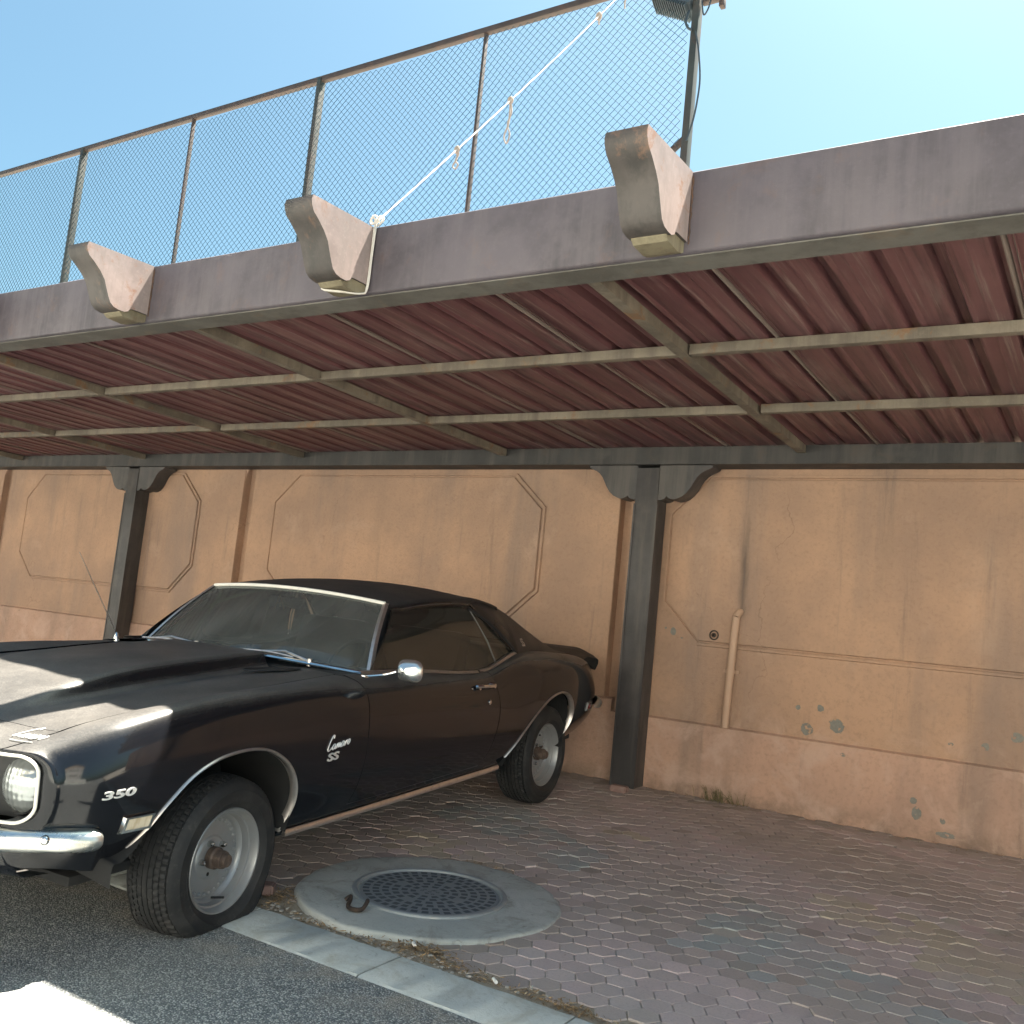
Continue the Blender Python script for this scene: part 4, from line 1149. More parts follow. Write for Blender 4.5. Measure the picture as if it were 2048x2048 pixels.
        # door mirror: tapered bright shell on a thin arm
        m = CB(); ym = 1.005
        shell = []
        prof = [(.0, -.062), (.012, -.060), (.032, -.048), (.048, -.026), (.056, -.004), (.056, .004), (.051, .006)]
        nn = 28
        for i in range(nn):
            a = 2*math.pi*i/nn; ca, sa = math.cos(a), math.sin(a)
            k = (abs(ca)**3.2+abs(sa)**3.2)**(-1/3.2)
            for (r, h_) in prof: shell.append((.90+h_*.75+.004*ca, sg*(ym + r*k*1.12*ca*1.0), .988 + r*k*.90*sa))
        mm = len(prof); m.add(shell, [(i*mm+k, i*mm+k+1, ((i+1) % nn)*mm+k+1, ((i+1) % nn)*mm+k) for i in range(nn) for k in range(mm-1)])
        o = m.build('door_mirror', M_MIRROR, d, smooth=60)
        m = CB(); m.add([(.905, sg*(ym+.056*math.cos(2*math.pi*i/28)), .988+.046*math.sin(2*math.pi*i/28)) for i in range(28)], [tuple(range(28))]); m.build('mirror_glass', M_CHROME, o)
        m = CB(); m.tube(bez([(.775, sg*.855, .955), (.80, sg*.875, .957), (.845, sg*.915, .965), (.865, sg*.955, .980)], 5), .0075, 8); m.bbox(.755, .825, *sorted((sg*.846, sg*.866)), .946, .960, .004)
        m.build('mirror_arm', M_CHROME, o)
    # ---- greenhouse
    def wsb(y): a = abs(y)/.73; return (.80+.175*a**2.3, y, .974-.046*a*a)
    def wst(y): a = abs(y)/.575; return (1.235+.05*a*a, y, 1.276-.032*a*a)
    P = []
    for k in np.linspace(-1, 1, 41):
        p0 = np.array(wsb(.73*k)); p1 = np.array(wst(.575*k)); row = []
        for t in np.linspace(0, 1, 14):
            p = p0*(1-t)+p1*t; bow = math.sin(math.pi*t)*.018; p[0] -= bow*.8; p[2] += bow*.5; row.append(p)
        P.append(row)
    P = np.array(P)
    b = CB(); b.grid(P); b.build('windscreen', M_GLASS, smooth=180)
    edge = np.array([p for p in P[:, 0]]), np.array([p for p in P[:, -1]])
    b = CB(); b.tube([tuple(p+np.array([-.006, 0, .004])) for p in edge[0]], .0115, 8); b.build('windscreen_base_trim', M_CHROME)
    b = CB(); b.tube([tuple(p+np.array([-.003, 0, .006])) for p in edge[1]], .009, 8)
    b.build('windscreen_top_trim', M_WHITE)
    for sg in both:
        q = P[-1] if sg > 0 else P[0]
        b = CB(); off = np.array([.004, sg*.006, .004])
        b.grid(np.array([[p+off*0+np.array([-.008, -sg*.010, .006]), p+np.array([-.004, sg*.006, .010]), p+np.array([.012, sg*.014, .006])] for p in q])); b.build('pillar_trim', M_TRIM)
        b = CB()
        pil = []
        for p in q:
            pil.append([p+np.array([.006, sg*.010, .006]), p+np.array([.022, sg*.020, .000]), p+np.array([.055, sg*.018, -.012]), p+np.array([.062, sg*.002, -.016]), p+np.array([.03, -sg*.02, -.012])])
        pil.insert(0, [v_+np.array([-.03, sg*.012, -.05]) for v_ in pil[0]])
        b.grid(np.array(pil)); b.build('windscreen_pillar', M_VINYL, smooth=60)
    # roof
    Kx = [1.27, 1.5, 1.8, 2.05, 2.25, 2.5, 2.7, 2.9, 3.1, 3.3, 3.42]
    ky = line([-.9]+Kx+[3.9], [.575]+[.575, .588, .590, .588, .582, .573, .575, .585, .60, .62, .63]+[.63], .05)
    kz = line([-.9]+Kx+[3.9], [1.245]+[1.247, 1.270, 1.283, 1.284, 1.270, 1.217, 1.152, 1.072, .988, .932, .91]+[.90], .05)
    def rail(s): return float(ky(s)), float(kz(s))
    RE = 2.42
    rows = []
    for u in np.linspace(0, 1, 60):
        row = []
        for v in np.linspace(-1, 1, 41):
            hs = wst(.575*v)[0]-.004; s = hs+(RE-.05*(1-v*v)*-1-hs)*u if False else hs+(RE-hs)*u
            yk, zk = rail(s); a = abs(v)
            crown = .047*(1-min(1, abs(v))**2.4) * (1-.88*sm((s-1.95)/.46))
            y = v*yk; z = zk + crown
            if u < .03: z = min(z, wst(.575*v)[2]+.012)
            row.append((s, y, z))
        # rounded roof side down to the drip rail
        def side(sg, p):
            s, yk, zk = p[0], abs(p[1]), p[2]
            dz = .032 if s < 2.0 else .032*(1-sm((s-2.0)/.12))+.006
            return [(s, sg*(yk+.016), zk-.006), (s, sg*(yk+.026), zk-.017), (s, sg*(yk+.030), zk-dz)]
        L_ = side(-1, row[0]); R_ = side(1, row[-1])
        rows.append(L_[::-1]+row+R_)
    b = CB(); add_panel(b, np.array(rows), None, (0, 0, -.012)); b.build('roof', M_VINYL, smooth=60, fix=False)
    for sg in both:
        pts = [(s, sg*(rail(s)[0]+.034), rail(s)[1]-.034-.010*sm((s-1.9)/.3)) for s in np.linspace(1.285, 2.06, 24)]
        pts += [(2.16, sg*.632, 1.178), (2.25, sg*.664, 1.118), (2.34, sg*.698, 1.05), (2.42, sg*.728, .985)]
        b = CB(); b.tube(bez(pts, 2), .0075, 6); b.build('drip_rail', M_PAINT)
    # sail panels (rear roof pillars)
    dlo = pchip([2.0, 2.08, 2.16, 2.25, 2.34, 2.42, 2.46], [1.226, 1.212, 1.178, 1.118, 1.05, .985, .968])
    dly = pchip([2.0, 2.08, 2.16, 2.25, 2.34, 2.42, 2.46], [.618, .622, .636, .667, .700, .732, .748])
    rows = []
    for s in np.linspace(2.0, 3.42, 90):
        if s < 2.46: y0, z0 = float(dly(s)), float(dlo(s))
        else: y0, z0 = float(EQ_[0](s))+.002, float(EQ_[1](s))-.002
        yk, zk = rail(s); zk = max(zk, z0+.012); row = []
        hgt = zk-z0
        for t in np.linspace(0, 1, 16):
            y = y0+(yk-y0)*t; z = z0+hgt*t
            bl = math.sin(math.pi*t)*min(.03, .14*hgt+.004)
            # blend into the flank at the foot: slight concave skirt
            row.append((s, y + bl*.75 - (.028*math.sin(math.pi*min(1, t*1.6))**1 if s > 2.5 else 0)*min(1, (s-2.5)/.5)*(hgt/.2 if hgt < .2 else 1), z + bl*.35))
        for (dy, dz) in ((.012, .004), (.03, .006), (.055, .004), (.075, -.015)): row.append((s, yk-dy, zk+dz))
        rows.append(row)
    for sg in both:
        b = CB(); add_panel(b, np.array(rows), None, (0, 0, 0), (sg,)); b.build('roof_pillar', M_VINYL, smooth=60)
    # rear window + deck
    b = CB(); P = [[(2.405+.62*t, v*(.515), 1.238-.285*t + .012*math.sin(math.pi*t)) for t in np.linspace(0, 1, 10)] for v in np.linspace(-1, 1, 15)]
    b.grid(np.array(P)); b.build('rear_window', M_SGLASS, smooth=180)
    b = CB(); rows = []
    for s in np.linspace(2.98, 3.745, 20):
        w_ = min(.70, float(EQ_[0](min(s, 3.7)))); ze = float(EQ_[1](min(s, 3.7)))
        rows.append([(s, v*w_, ze+.004+.012*(1-v*v)) for v in np.linspace(-1, 1, 25)])
    add_panel(b, np.array(rows), None, (0, 0, -.01)); o = b.build('boot_lid', M_PAINT, smooth=60, fix=False)
    # ducktail spoiler: rises from the deck and overhangs the tail
    b = CB(); rows = []
    for v in np.linspace(-1, 1, 41):
        y = v*.735; k = 1-.35*sm((abs(v)-.82)/.18); e = sm((1.0-abs(v))/.05)
        z0 = .866; dr = .045*sm((abs(v)-.75)/.25)
        rows.append([(3.50, y, z0+.022-dr*.2), (3.58, y, z0+.030), (3.68, y, z0+.036+.022*k*e-dr*.5), (3.765, y, z0+.044+.026*k*e-dr*.9), (3.785, y, z0+.038+.022*k*e-dr), (3.785, y, z0+.012-dr), (3.74, y, z0-.03-dr)])
    b.grid(np.array(rows))
    for r_ in (rows[0], rows[-1]): b.add(r_, [tuple(range(7))])
    b.build('rear_spoiler', M_BLACK, o, smooth=40)
    # ---- side glass
    def gy(z): t = (z-.92)/(1.235-.92); return .758+(.612-.758)*t+.022*math.sin(math.pi*min(1, max(0, t)))
    for sg in both:
        topz = pchip([1.24, 1.5, 1.8, 2.0, 2.1], [1.222, 1.240, 1.246, 1.235, 1.205])
        b = CB(); P = []
        for u in np.linspace(0, 1, 16):
            row = []
            for t in np.linspace(0, 1, 12):
                sb = .93+(2.165-.93)*u; st = 1.275+(2.045-1.275)*u
                s = sb+(st-sb)*t; zb = float(BELT[1](min(sb, 1.9)))-.006-.006*max(0, sb-1.9); zt = float(topz(st)); z = zb+(zt-zb)*t
                row.append((s, sg*(gy(z)), z))
            P.append(row)
        b.grid(np.array(P)); b.build('side_window', M_SGLASS, doors[sg], smooth=180)
        b = CB(); poly = [(2.178, .888), (2.055, 1.215), (2.10, 1.195), (2.16, 1.165), (2.25, 1.105), (2.34, 1.035), (2.41, .975), (2.32, .950), (2.25, .925)]
        b.add([(s, sg*(gy(z)-.004), z) for s, z in poly], [tuple(range(len(poly)))]); b.build('quarter_window', M_SGLASS, smooth=None)
        b = CB(); b.tube([(2.185, sg*gy(.885), .882), (2.12, sg*gy(1.05), 1.05), (2.052, sg*gy(1.22), 1.222)], .0042, 6); b.build('window_divider', M_DKTRIM)
        b = CB(); b.tube(bez([(2.04, sg*gy(1.222), 1.228), (2.10, sg*(gy(1.2)+.006), 1.203), (2.17, sg*(gy(1.17)+.008), 1.168), (2.26, sg*(gy(1.1)+.010), 1.103), (2.35, sg*(gy(1.03)+.012), 1.033), (2.43, sg*(gy(.97)+.010), .972)], 5), .010, 6); b.build('quarter_window_seal', M_BLACK)
        pts = [(s, sg*(float(BELT[0](s))-.004), float(BELT[1](s))+.007) for s in np.linspace(.86, 1.92, 24)]
        b = CB(); b.grid(np.array([[(p[0], p[1]+sg*.008, p[2]-.011), (p[0], p[1]+sg*.012, p[2]-.002), (p[0], p[1]+sg*.002, p[2]+.008), (p[0], p[1]-sg*.012, p[2]+.007)] for p in pts])); b.build('belt_trim', M_TRIM, doors[sg])
        pts = [(s, sg*(float(EQ_[0](s))-.002), float(EQ_[1](s))+.006) for s in np.linspace(1.935, 2.43, 24)]
        b = CB(); b.grid(np.array([[(p[0], p[1]+sg*.010, p[2]-.012), (p[0], p[1]+sg*.013, p[2]-.002), (p[0], p[1]+sg*.002, p[2]+.010), (p[0], p[1]-sg*.018, p[2]+.009)] for p in pts])); b.build('belt_trim', M_TRIM)
        b = CB(); b.grid(np.array([[(p[0], p[1]-sg*.01, p[2]+.004), (p[0], p[1]-sg*.06, p[2]+.0)] for p in [(s, sg*float(EQ_[0](min(max(s, 1.93), 2.43)) if s > 1.93 else BELT[0](s)), float(EQ_[1](s) if s > 1.93 else BELT[1](s))) for s in np.linspace(.86, 2.43, 30)]])); b.build('window_ledge', M_BLACK)
    # ---- trims on the flanks
    def arch_trim(arch, z0):
        A2 = [p for p in arch if p[1] > z0 and not (p[0] < -.512)]; out = []
        for (s, z) in A2: out.append((s, body_y(s, max(z, float((A_[1])(s))+.004))+.004, z))
        return out
    for sg in both:
        for arch, z0 in ((ARCH_F, .362), (ARCH_R, .40)):
            pts = arch_trim(arch, z0)
            c = np.mean(np.array(pts), axis=0)
            rows = []
            for i, p in enumerate(pts):
                q = np.array(p); t = np.array(pts[min(i+1, len(pts)-1)])-np.array(pts[max(i-1, 0)]); nrm = np.array([-t[2], 0, t[0]]); nrm /= np.linalg.norm(nrm)+1e-9
                if np.dot(nrm, q-c) < 0: nrm = -nrm
                row = [q+nrm*.0085+np.array([0, -.004, 0]), q+nrm*.0075+np.array([0, .003, 0]), q+nrm*.003+np.array([0, .006, 0]), q-nrm*.002+np.array([0, .002, 0]), q-nrm*.002+np.array([0, -.03, 0])]
                rows.append([(r_[0], sg*r_[1], r_[2]) for r_ in row])
            b = CB(); b.grid(np.array(rows)); b.build('wheel_arch_trim', M_TRIM, smooth=60)
        b = CB(); rows = []
        for s in np.linspace(.335, 2.125, 40):
            y = float(A_[0](s)); z = float(A_[1](s))
            rows.append([(s, sg*(y+.006), z-.006), (s, sg*(y+.022), z-.002), (s, sg*(y+.026), z+.014), (s, sg*(y+.018), z+.024), (s, sg*(y-.0), z+.020)])
        b.grid(np.array(rows)); b.add(rows[0], [tuple(range(5))]); b.add(rows[-1], [tuple(range(5))]); b.build('rocker_trim', M_TRIM, smooth=60)
        # wheel housings
        for arch in (ARCH_F, ARCH_R):
            b = CB()
            pts = [p for p in arch if p[1] > .36]
            rows = [[(s, sg*.875, z+.006), (s, sg*.70, z+.03), (s, sg*.50, z+.02)] for s, z in pts]
            b.grid(np.array(rows)); b.add([(s, sg*.50, z+.02) for s, z in pts], [tuple(range(len(pts)))])
            b.build('wheel_housing', M_DARK, smooth=60)
        # marker lamps
        def marker(s0, s1, z0, z1, lens, dy=.0):
            b = CB(); y = lambda s, z: body_y(s, z)
            fr = [(s0-.018, z0-.012), (s1+.012, z0-.012), (s1+.018, z1+.010), (s0-.012, z1+.010)]
            ir = [(s0, z0), (s1, z0), (s1+.004, z1), (s0+.004, z1)]
            vs = [(s, sg*(y(s, z)-.002), z) for s, z in fr] + [(s, sg*(y(s, z)+.012), z) for s, z in [(a+(c-a)*.35, b_+(d-b_)*.35) for (a, b_), (c, d) in zip(fr, ir)]] + [(s, sg*(y(s, z)+.010), z) for s, z in ir] + [(s, sg*(y(s, z)+.002), z) for s, z in ir]
            b.add(vs, [(r_*4+i, r_*4+(i+1) % 4, (r_+1)*4+(i+1) % 4, (r_+1)*4+i) for r_ in range(3) for i in range(4)])
            o = b.build('side_marker', M_CHROME if lens is M_MARKER else M_DKTRIM, smooth=20)
            b = CB(); b.add([(s, sg*(y(s, z)+.006), z) for s, z in ir], [(0, 1, 2, 3)]); b.build('marker_lens', lens, o, smooth=None)
        marker(-.493, -.405, .540, .577, M_MARKER); marker(3.29, 3.36, .575, .612, M_TAIL)
    # ---- front bumper
    def sweep(path, prof, name, mat):
        """path: (s,y,z,scale), profile (out, up) swept in plan"""
        rows = []
        n = len(path)
        for i, p in enumerate(path):
            a = np.array(path[max(0, i-1)][:2]); c = np.array(path[min(n-1, i+1)][:2]); t = c-a; t /= np.linalg.norm(t)
            nx = np.array([-t[1], t[0]])
            rows.append([(p[0]+nx[0]*o_*p[3], p[1]+nx[1]*o_*p[3], p[2]+u_*p[3]) for o_, u_ in prof])
        b = CB(); b.grid(np.array([r_+r_[:1] for r_ in rows]))
        for r_ in (rows[0], rows[-1]): b.add(r_, [tuple(range(len(prof)))])
        return b.build(name, mat, smooth=45)
    half = [(-.930, 0, .540, 1), (-.926, .15, .540, 1), (-.912, .30, .540, 1), (-.888, .45, .539, 1), (-.850, .56, .538, 1), (-.805, .635, .537, 1), (-.752, .700, .536, 1), (-.700, .758, .535, 1), (-.655, .800, .533, 1), (-.61, .830, .531, .98), (-.588, .843, .530, .90), (-.574, .850, .529, .72), (-.567, .853, .529, .45), (-.565, .854, .529, .10)]
    path = [(s, -y, z, k) for s, y, z, k in half[:0:-1]] + half
    P3 = bez([(s, y, z) for s, y, z, k in path], 4); ks = np.interp(np.linspace(0, len(path)-1, len(P3)), range(len(path)), [k for *_, k in path])
    path = [(p.x, p.y, p.z, k) for p, k in zip(P3, ks)]
    prof = [(-.004, -.038), (.016, -.0375), (.028, -.030), (.0345, -.012), (.0345, .004), (.029, .018), (.020, .027), (.004, .034), (-.004, .034), (-.008, .0)]
    bump = sweep(path, prof, 'front_bumper', M_BUMPER)
    for sg in both:
        b = CB(); b.lathe([(0, .010), (.008, .009), (.013, .005), (.015, 0), (.015, -.01)], 16, 'X', (0, 0, 0))
        Mr = Matrix.Rotation(sg*R(142), 3, 'Z'); b.v = [tuple(Mr @ Vector(p) + Vector((-.700-.0215, sg*(.758+.0245), .541))) for p in b.v]
        b.build('bumper_bolt', M_CHROME, bump)
    halfr = [(3.81, 0, .60, 1), (3.80, .3, .60, 1), (3.775, .55, .597, 1), (3.73, .70, .594, 1), (3.66, .79, .590, .95), (3.56, .845, .588, .8), (3.47, .870, .587, .55), (3.42, .878, .586, .15)]
    path = halfr[::-1] + [(s, -y, z, k) for s, y, z, k in halfr[1:]]
    P3 = bez([(s, y, z) for s, y, z, k in path], 4); ks = np.interp(np.linspace(0, len(path)-1, len(P3)), range(len(path)), [k for *_, k in path])
    sweep([(p.x, p.y, p.z, k) for p, k in zip(P3, ks)], prof, 'rear_bumper', M_BUMPER)
    for sg in both:
        b = CB()
        for k in range(2): b.bbox(3.742, 3.762, *sorted((sg*(.32+.15*k), sg*(.455+.15*k))), .665, .755, .006)
        b.build('tail_lamp', M_TAIL)
    # ---- grille and lamps
    cz = .688
    def nose(y): return float(NOSE(min(.8, abs(y))))-.010
    def ringpts(hy, hz, rc, ds=0):
        out = []
        for (cy_, cz_, a0) in ((hy-rc, hz-rc, 0), (-(hy-rc), hz-rc, 90), (-(hy-rc), -(hz-rc), 180), (hy-rc, -(hz-rc), 270)):
            for k in range(9): a = R(a0+90*k/8); out.append((cy_+rc*math.cos(a), cz_+rc*math.sin(a)))
        full = []
        for p, q in zip(out, out[1:]+out[:1]):
            n = max(1, int(math.hypot(q[0]-p[0], q[1]-p[1])/.03))
            for k in range(n): full.append((p[0]+(q[0]-p[0])*k/n, p[1]+(q[1]-p[1])*k/n))
        return [(nose(y)+ds, y, cz+z) for y, z in full]
    b = CB()
    b.grid(np.array([[(nose(y)+.085, y, z) for z in (cz-.11, cz, cz+.11)] for y in np.linspace(-.745, .745, 31)]))
    for z in np.linspace(cz-.08, cz+.08, 9): b.tube([(nose(y)+.042, y, z) for y in np.linspace(-.46, .46, 21)], .0045, 4)
    for y in np.linspace(-.44, .44, 19): b.tube([(nose(y)+.046, y, cz-.085), (nose(y)+.046, y, cz+.085)], .004, 4)
    g = b.build('grille', M_BLACK)
    b = CB(); b.tube(ringpts(.744, .102, .055, -.005), .0055, 8, True); b.build('grille_surround', M_WHITE, g)
    b = CB(); b.tube(ringpts(.490, .088, .022, .012), .0050, 8, True); b.build('inner_grille_trim', M_WHITE, g)
    for sg in both:
        c = (-.705, sg*.624, .680); b = CB(); aim = Matrix.Rotation(sg*R(2), 4, 'Z')
        ln = [(0, -.034), (.028, -.032), (.054, -.025), (.074, -.013), (.087, .004)]
        b.lathe([(r, h) for r, h in ln], 48, 'X', (c[0]-.0, c[1], c[2])); hl = b.build('headlight', M_LENS, smooth=180)
        b = CB(); b.lathe([(.0875, .0), (.091, -.005), (.095, .0), (.098, .02), (.106, .05), (.112, .08)], 48, 'X', c); b.build('headlight_ring', M_BLACK, hl)
    # front turn lamps below bumper are hidden; underside
    b = CB(); b.bbox(-.55, 3.45, -.70, .70, .335, .37, .01); b.bbox(.45, 2.1, -.80, .80, .35, .38, .01)
    b.box(1.42, 2.1, .60, .66, .27, .345); b.tube([(1.3, .52, .30), (2.4, .52, .30), (2.55, .5, .36)], .035, 10); b.tube([(WBc, -.6, .33), (WBc, .6, .33)], .05, 10); b.tube([(0, -.6, .33), (0, .6, .33)], .04, 8)
    b.build('underbody', M_DARK)
    # ---- interior
    b = CB(); b.box(.9, 2.9, -.72, .72, .40, .44); b.grid(np.array([[(.92+.12*(1-abs(v)), v*.72, .90), (1.08, v*.72, .945), (1.22, v*.72, .90), (1.24, v*.72, .72)] for v in np.linspace(-1, 1, 15)]))
    b.build('dashboard', M_INT)
    for y in (-.34, .34):
        b = CB(); b.bbox(1.45, 1.98, y-.25, y+.25, .50, .64, .05); Mx = Matrix.Translation((1.98, y, .60)) @ Matrix.Rotation(R(16), 4, 'Y')
        b.bbox(-.06, .08, -.25, .25, -.04, .50, .05, M=Mx); b.build('seat', M_INT)
    b = CB(); b.bbox(2.35, 2.75, -.60, .60, .55, .68, .05); b.bbox(2.68, 2.85, -.60, .60, .60, .98, .05); b.grid(np.array([[(2.80, y, .975), (3.02, y, .945)] for y in (-.6, .6)])); b.build('rear_seat', M_INT)
    b = CB(); Mx = Matrix.Translation((1.36, .36, .865)) @ Matrix.Rotation(R(-66), 4, 'Y')
    ringp = [tuple(Mx @ Vector((.185*math.cos(a), .185*math.sin(a), 0))) for a in np.linspace(0, 2*math.pi, 40)[:-1]]
    b.tube(ringp, .012, 8, True)
    for a in (R(10), R(170), R(270)): b.tube([tuple(Mx @ Vector((.18*math.cos(a), .18*math.sin(a), 0))), tuple(Mx @ Vector((0, 0, -.02)))], .01, 6)
    b.tube([tuple(Mx @ Vector((0, 0, -.02))), (1.15, .36, .80)], .02, 8); b.build('steering_wheel', M_INT)
    b = CB(); b.bbox(1.205, 1.23, -.115, .115, 1.175, 1.235, .012); b.tube([(1.215, 0, 1.235), (1.235, 0, 1.27)], .008, 6); rv = b.build('rear_view_mirror', M_MIRROR)
    b = CB(); b.tube([(1.195, -.03, 1.24), (1.19, -.055, 1.165)], .004, 5); b.tube([(1.195, -.03, 1.24), (1.19, .012, 1.165)], .004, 5); b.tube([(1.188, -.035, 1.20), (1.188, .0, 1.20)], .003, 5); b.build('hanging_charm', M_TAB, rv)
    # ---- wipers
    for (p, q, r_, nm_) in (((.862, .47, .968), (.755, .20, .995), None, 0), ((.83, -.22, .978), (.80, -.52, .975), None, 0)):
        b = CB(); b.tube([p, (p[0]-.02, (p[1]+q[1])/2, (p[2]+q[2])/2+.022), q], [.007, .0055, .004], 6); b.lathe([(0, .016), (.011, .014), (.014, 0), (.014, -.02)], 14, 'Z', p)
        bl0 = np.array(q); d = np.array([.02, .34, -.006]) if p[1] > 0 else np.array([.0, .36, .006])
        a0 = bl0-d*.12; a1 = bl0+d*.72
        P_ = [tuple(a0*(1-t)+a1*t+np.array([0, 0, .008*math.sin(math.pi*t)])) for t in np.linspace(0, 1, 8)]
        b.tube(P_, .0045, 5); b.build('wiper', M_TRIM)
    # ---- aerial
    b = CB(); q0 = (.80, -.755, .915); b.lathe([(.020, 0), (.019, .02), (.012, .045), (.007, .062), (.004, .066)], 16, 'Z', q0)
    ant = b.build('aerial', M_CHROME)
    b = CB(); b.tube([(.80, -.755, .97), (.52, -.752, 1.385)], [.0026, .0016], 6); b.tube([(.655, -.7535, 1.184), (.645, -.7535, 1.199)], .0034, 6); b.build('aerial_mast', M_TRIM, ant)
    # ---- badges
    strokes()

WBc = 2.746
def text_mesh(body, size, ext=.003, bold=0.0, shear=0.0, xs=1.0):
    cu = bpy.data.curves.new('txt', 'FONT'); cu.body = body; cu.size = size; cu.extrude = ext; cu.offset = bold; cu.shear = shear; cu.resolution_u = 4
    o = bpy.data.objects.new('txt', cu); col.objects.link(o)
    bpy.context.view_layer.update()
    me = bpy.data.meshes.new_from_object(o); bpy.data.objects.remove(o)
    vs = [(v.co.x*xs, v.co.y, v.co.z) for v in me.vertices]; fs = [tuple(p.vertices) for p in me.polygons]
    bpy.data.meshes.remove(me); return vs, fs
SCRIPT = [  # hand-drawn slanted script, unit x-height 1
    [(1.15, 2.15), (1.25, 2.6), (1.0, 2.75), (.55, 2.2), (.15, 1.1), (.0, .3), (.2, -.02), (.6, .15), (1.0, .5)],
    [(1.95, .85), (1.6, 1.0), (1.25, .6), (1.2, .15), (1.45, .02), (1.8, .4), (1.98, .9), (1.85, .2), (2.05, .05), (2.3, .45)],
    [(2.3, .05), (2.5, .9), (2.42, .3), (2.7, .85), (2.88, .85), (2.82, .1), (2.85, .4), (3.15, .88), (3.3, .8), (3.25, .15), (3.45, .08), (3.6, .4)],
    [(4.35, .85), (4.0, 1.0), (3.68, .6), (3.62, .15), (3.85, .02), (4.2, .4), (4.38, .9), (4.27, .2), (4.45, .05), (4.65, .35)],
    [(4.68, .05), (4.85, .9), (4.82, .5), (5.1, .92), (5.3, .85)],
    [(5.75, .95), (5.45, .7), (5.4, .2), (5.6, .02), (5.9, .3), (5.98, .75), (5.78, .97)]]
def strokes():
    # flank script
    for sg in (1, -1):
        b = CB(); k = .0232
        for st in SCRIPT:
            pts = []
            for q in bez([(x, z, 0) for x, z in st], 6):
                x = q.x*k*1.05 + q.y*k*.16; z = q.y*k*1.0
                s = .478 + x if sg > 0 else .625 - x
                zz = .672 + z*.92 + x*.10
                pts.append((s, sg*(body_y(s, zz)+.003), zz))
            b.tube(pts, .0026, 5)
        b.build('script_badge', M_BADGE)
        for (body, size, s0, z0, ext, bold, xs, nm) in (('SS', .044, .484, .630, .003, .0012, 1.75, 'model_badge'), ('350', .0345, -.590, .652, .003, .0008, 2.15, 'engine_badge')):
            vs, fs = text_mesh(body, size, ext, bold, .12, xs)
            wd = max(v_[0] for v_ in vs)
            b = CB(); out = []
            for x, y, z in vs:
                s = s0+x if sg > 0 else s0+wd-x
                zz = z0+y+x*.05; out.append((s, sg*(body_y(s, zz)+.0015+z), zz))
            b.add(out, fs); b.build(nm, M_BADGE, smooth=None)
        # pillar letters
        vs, fs = text_mesh('SS', .066, .0015, 0, 0, .72); wd = max(v_[0] for v_ in vs)
        b = CB(); out = []
        for x, y, z in vs:
            s = 2.545+x if sg > 0 else 2.545+wd-x; zz = 1.005+y
            out.append((s, sg*(PILY(s, zz)+.007+z), zz))
        b.add(out, fs); b.build('pillar_badge', M_TRIM, smooth=None)
    # script on the header panel
    b = CB(); k = .0175
    def hdr(x, z):
        y = .575 + x; s = -.655 - (.016-z)*.9*0 + -z*1.0
        q = sec(FRONT, max(s, N0), np.linspace(4.2, 10, 160)); zz = float(np.interp(y, q[::-1, 1], q[::-1, 2]))
        return (max(s, N0-.01)+shear(y, max(s, N0)), y, zz+.004)
    for st in SCRIPT:
        b.tube([hdr(q.x*k + q.y*k*.2, -q.y*k*.95) for q in bez([(x, z, 0) for x, z in st], 4)], .0015, 5)
    b.tube([hdr(x, .012) for x in np.linspace(.02, .10, 8)], .0022, 5)
    b.build('script_badge', M_BADGE)
def PILY(s, z):
    yk, zk = .577, 1.16-.30*(s-2.6); z0 = .972; t = min(1, max(0, (z-z0)/(zk-z0))); return .745+(.577-.745)*t + math.sin(math.pi*t)*.021
build_car()

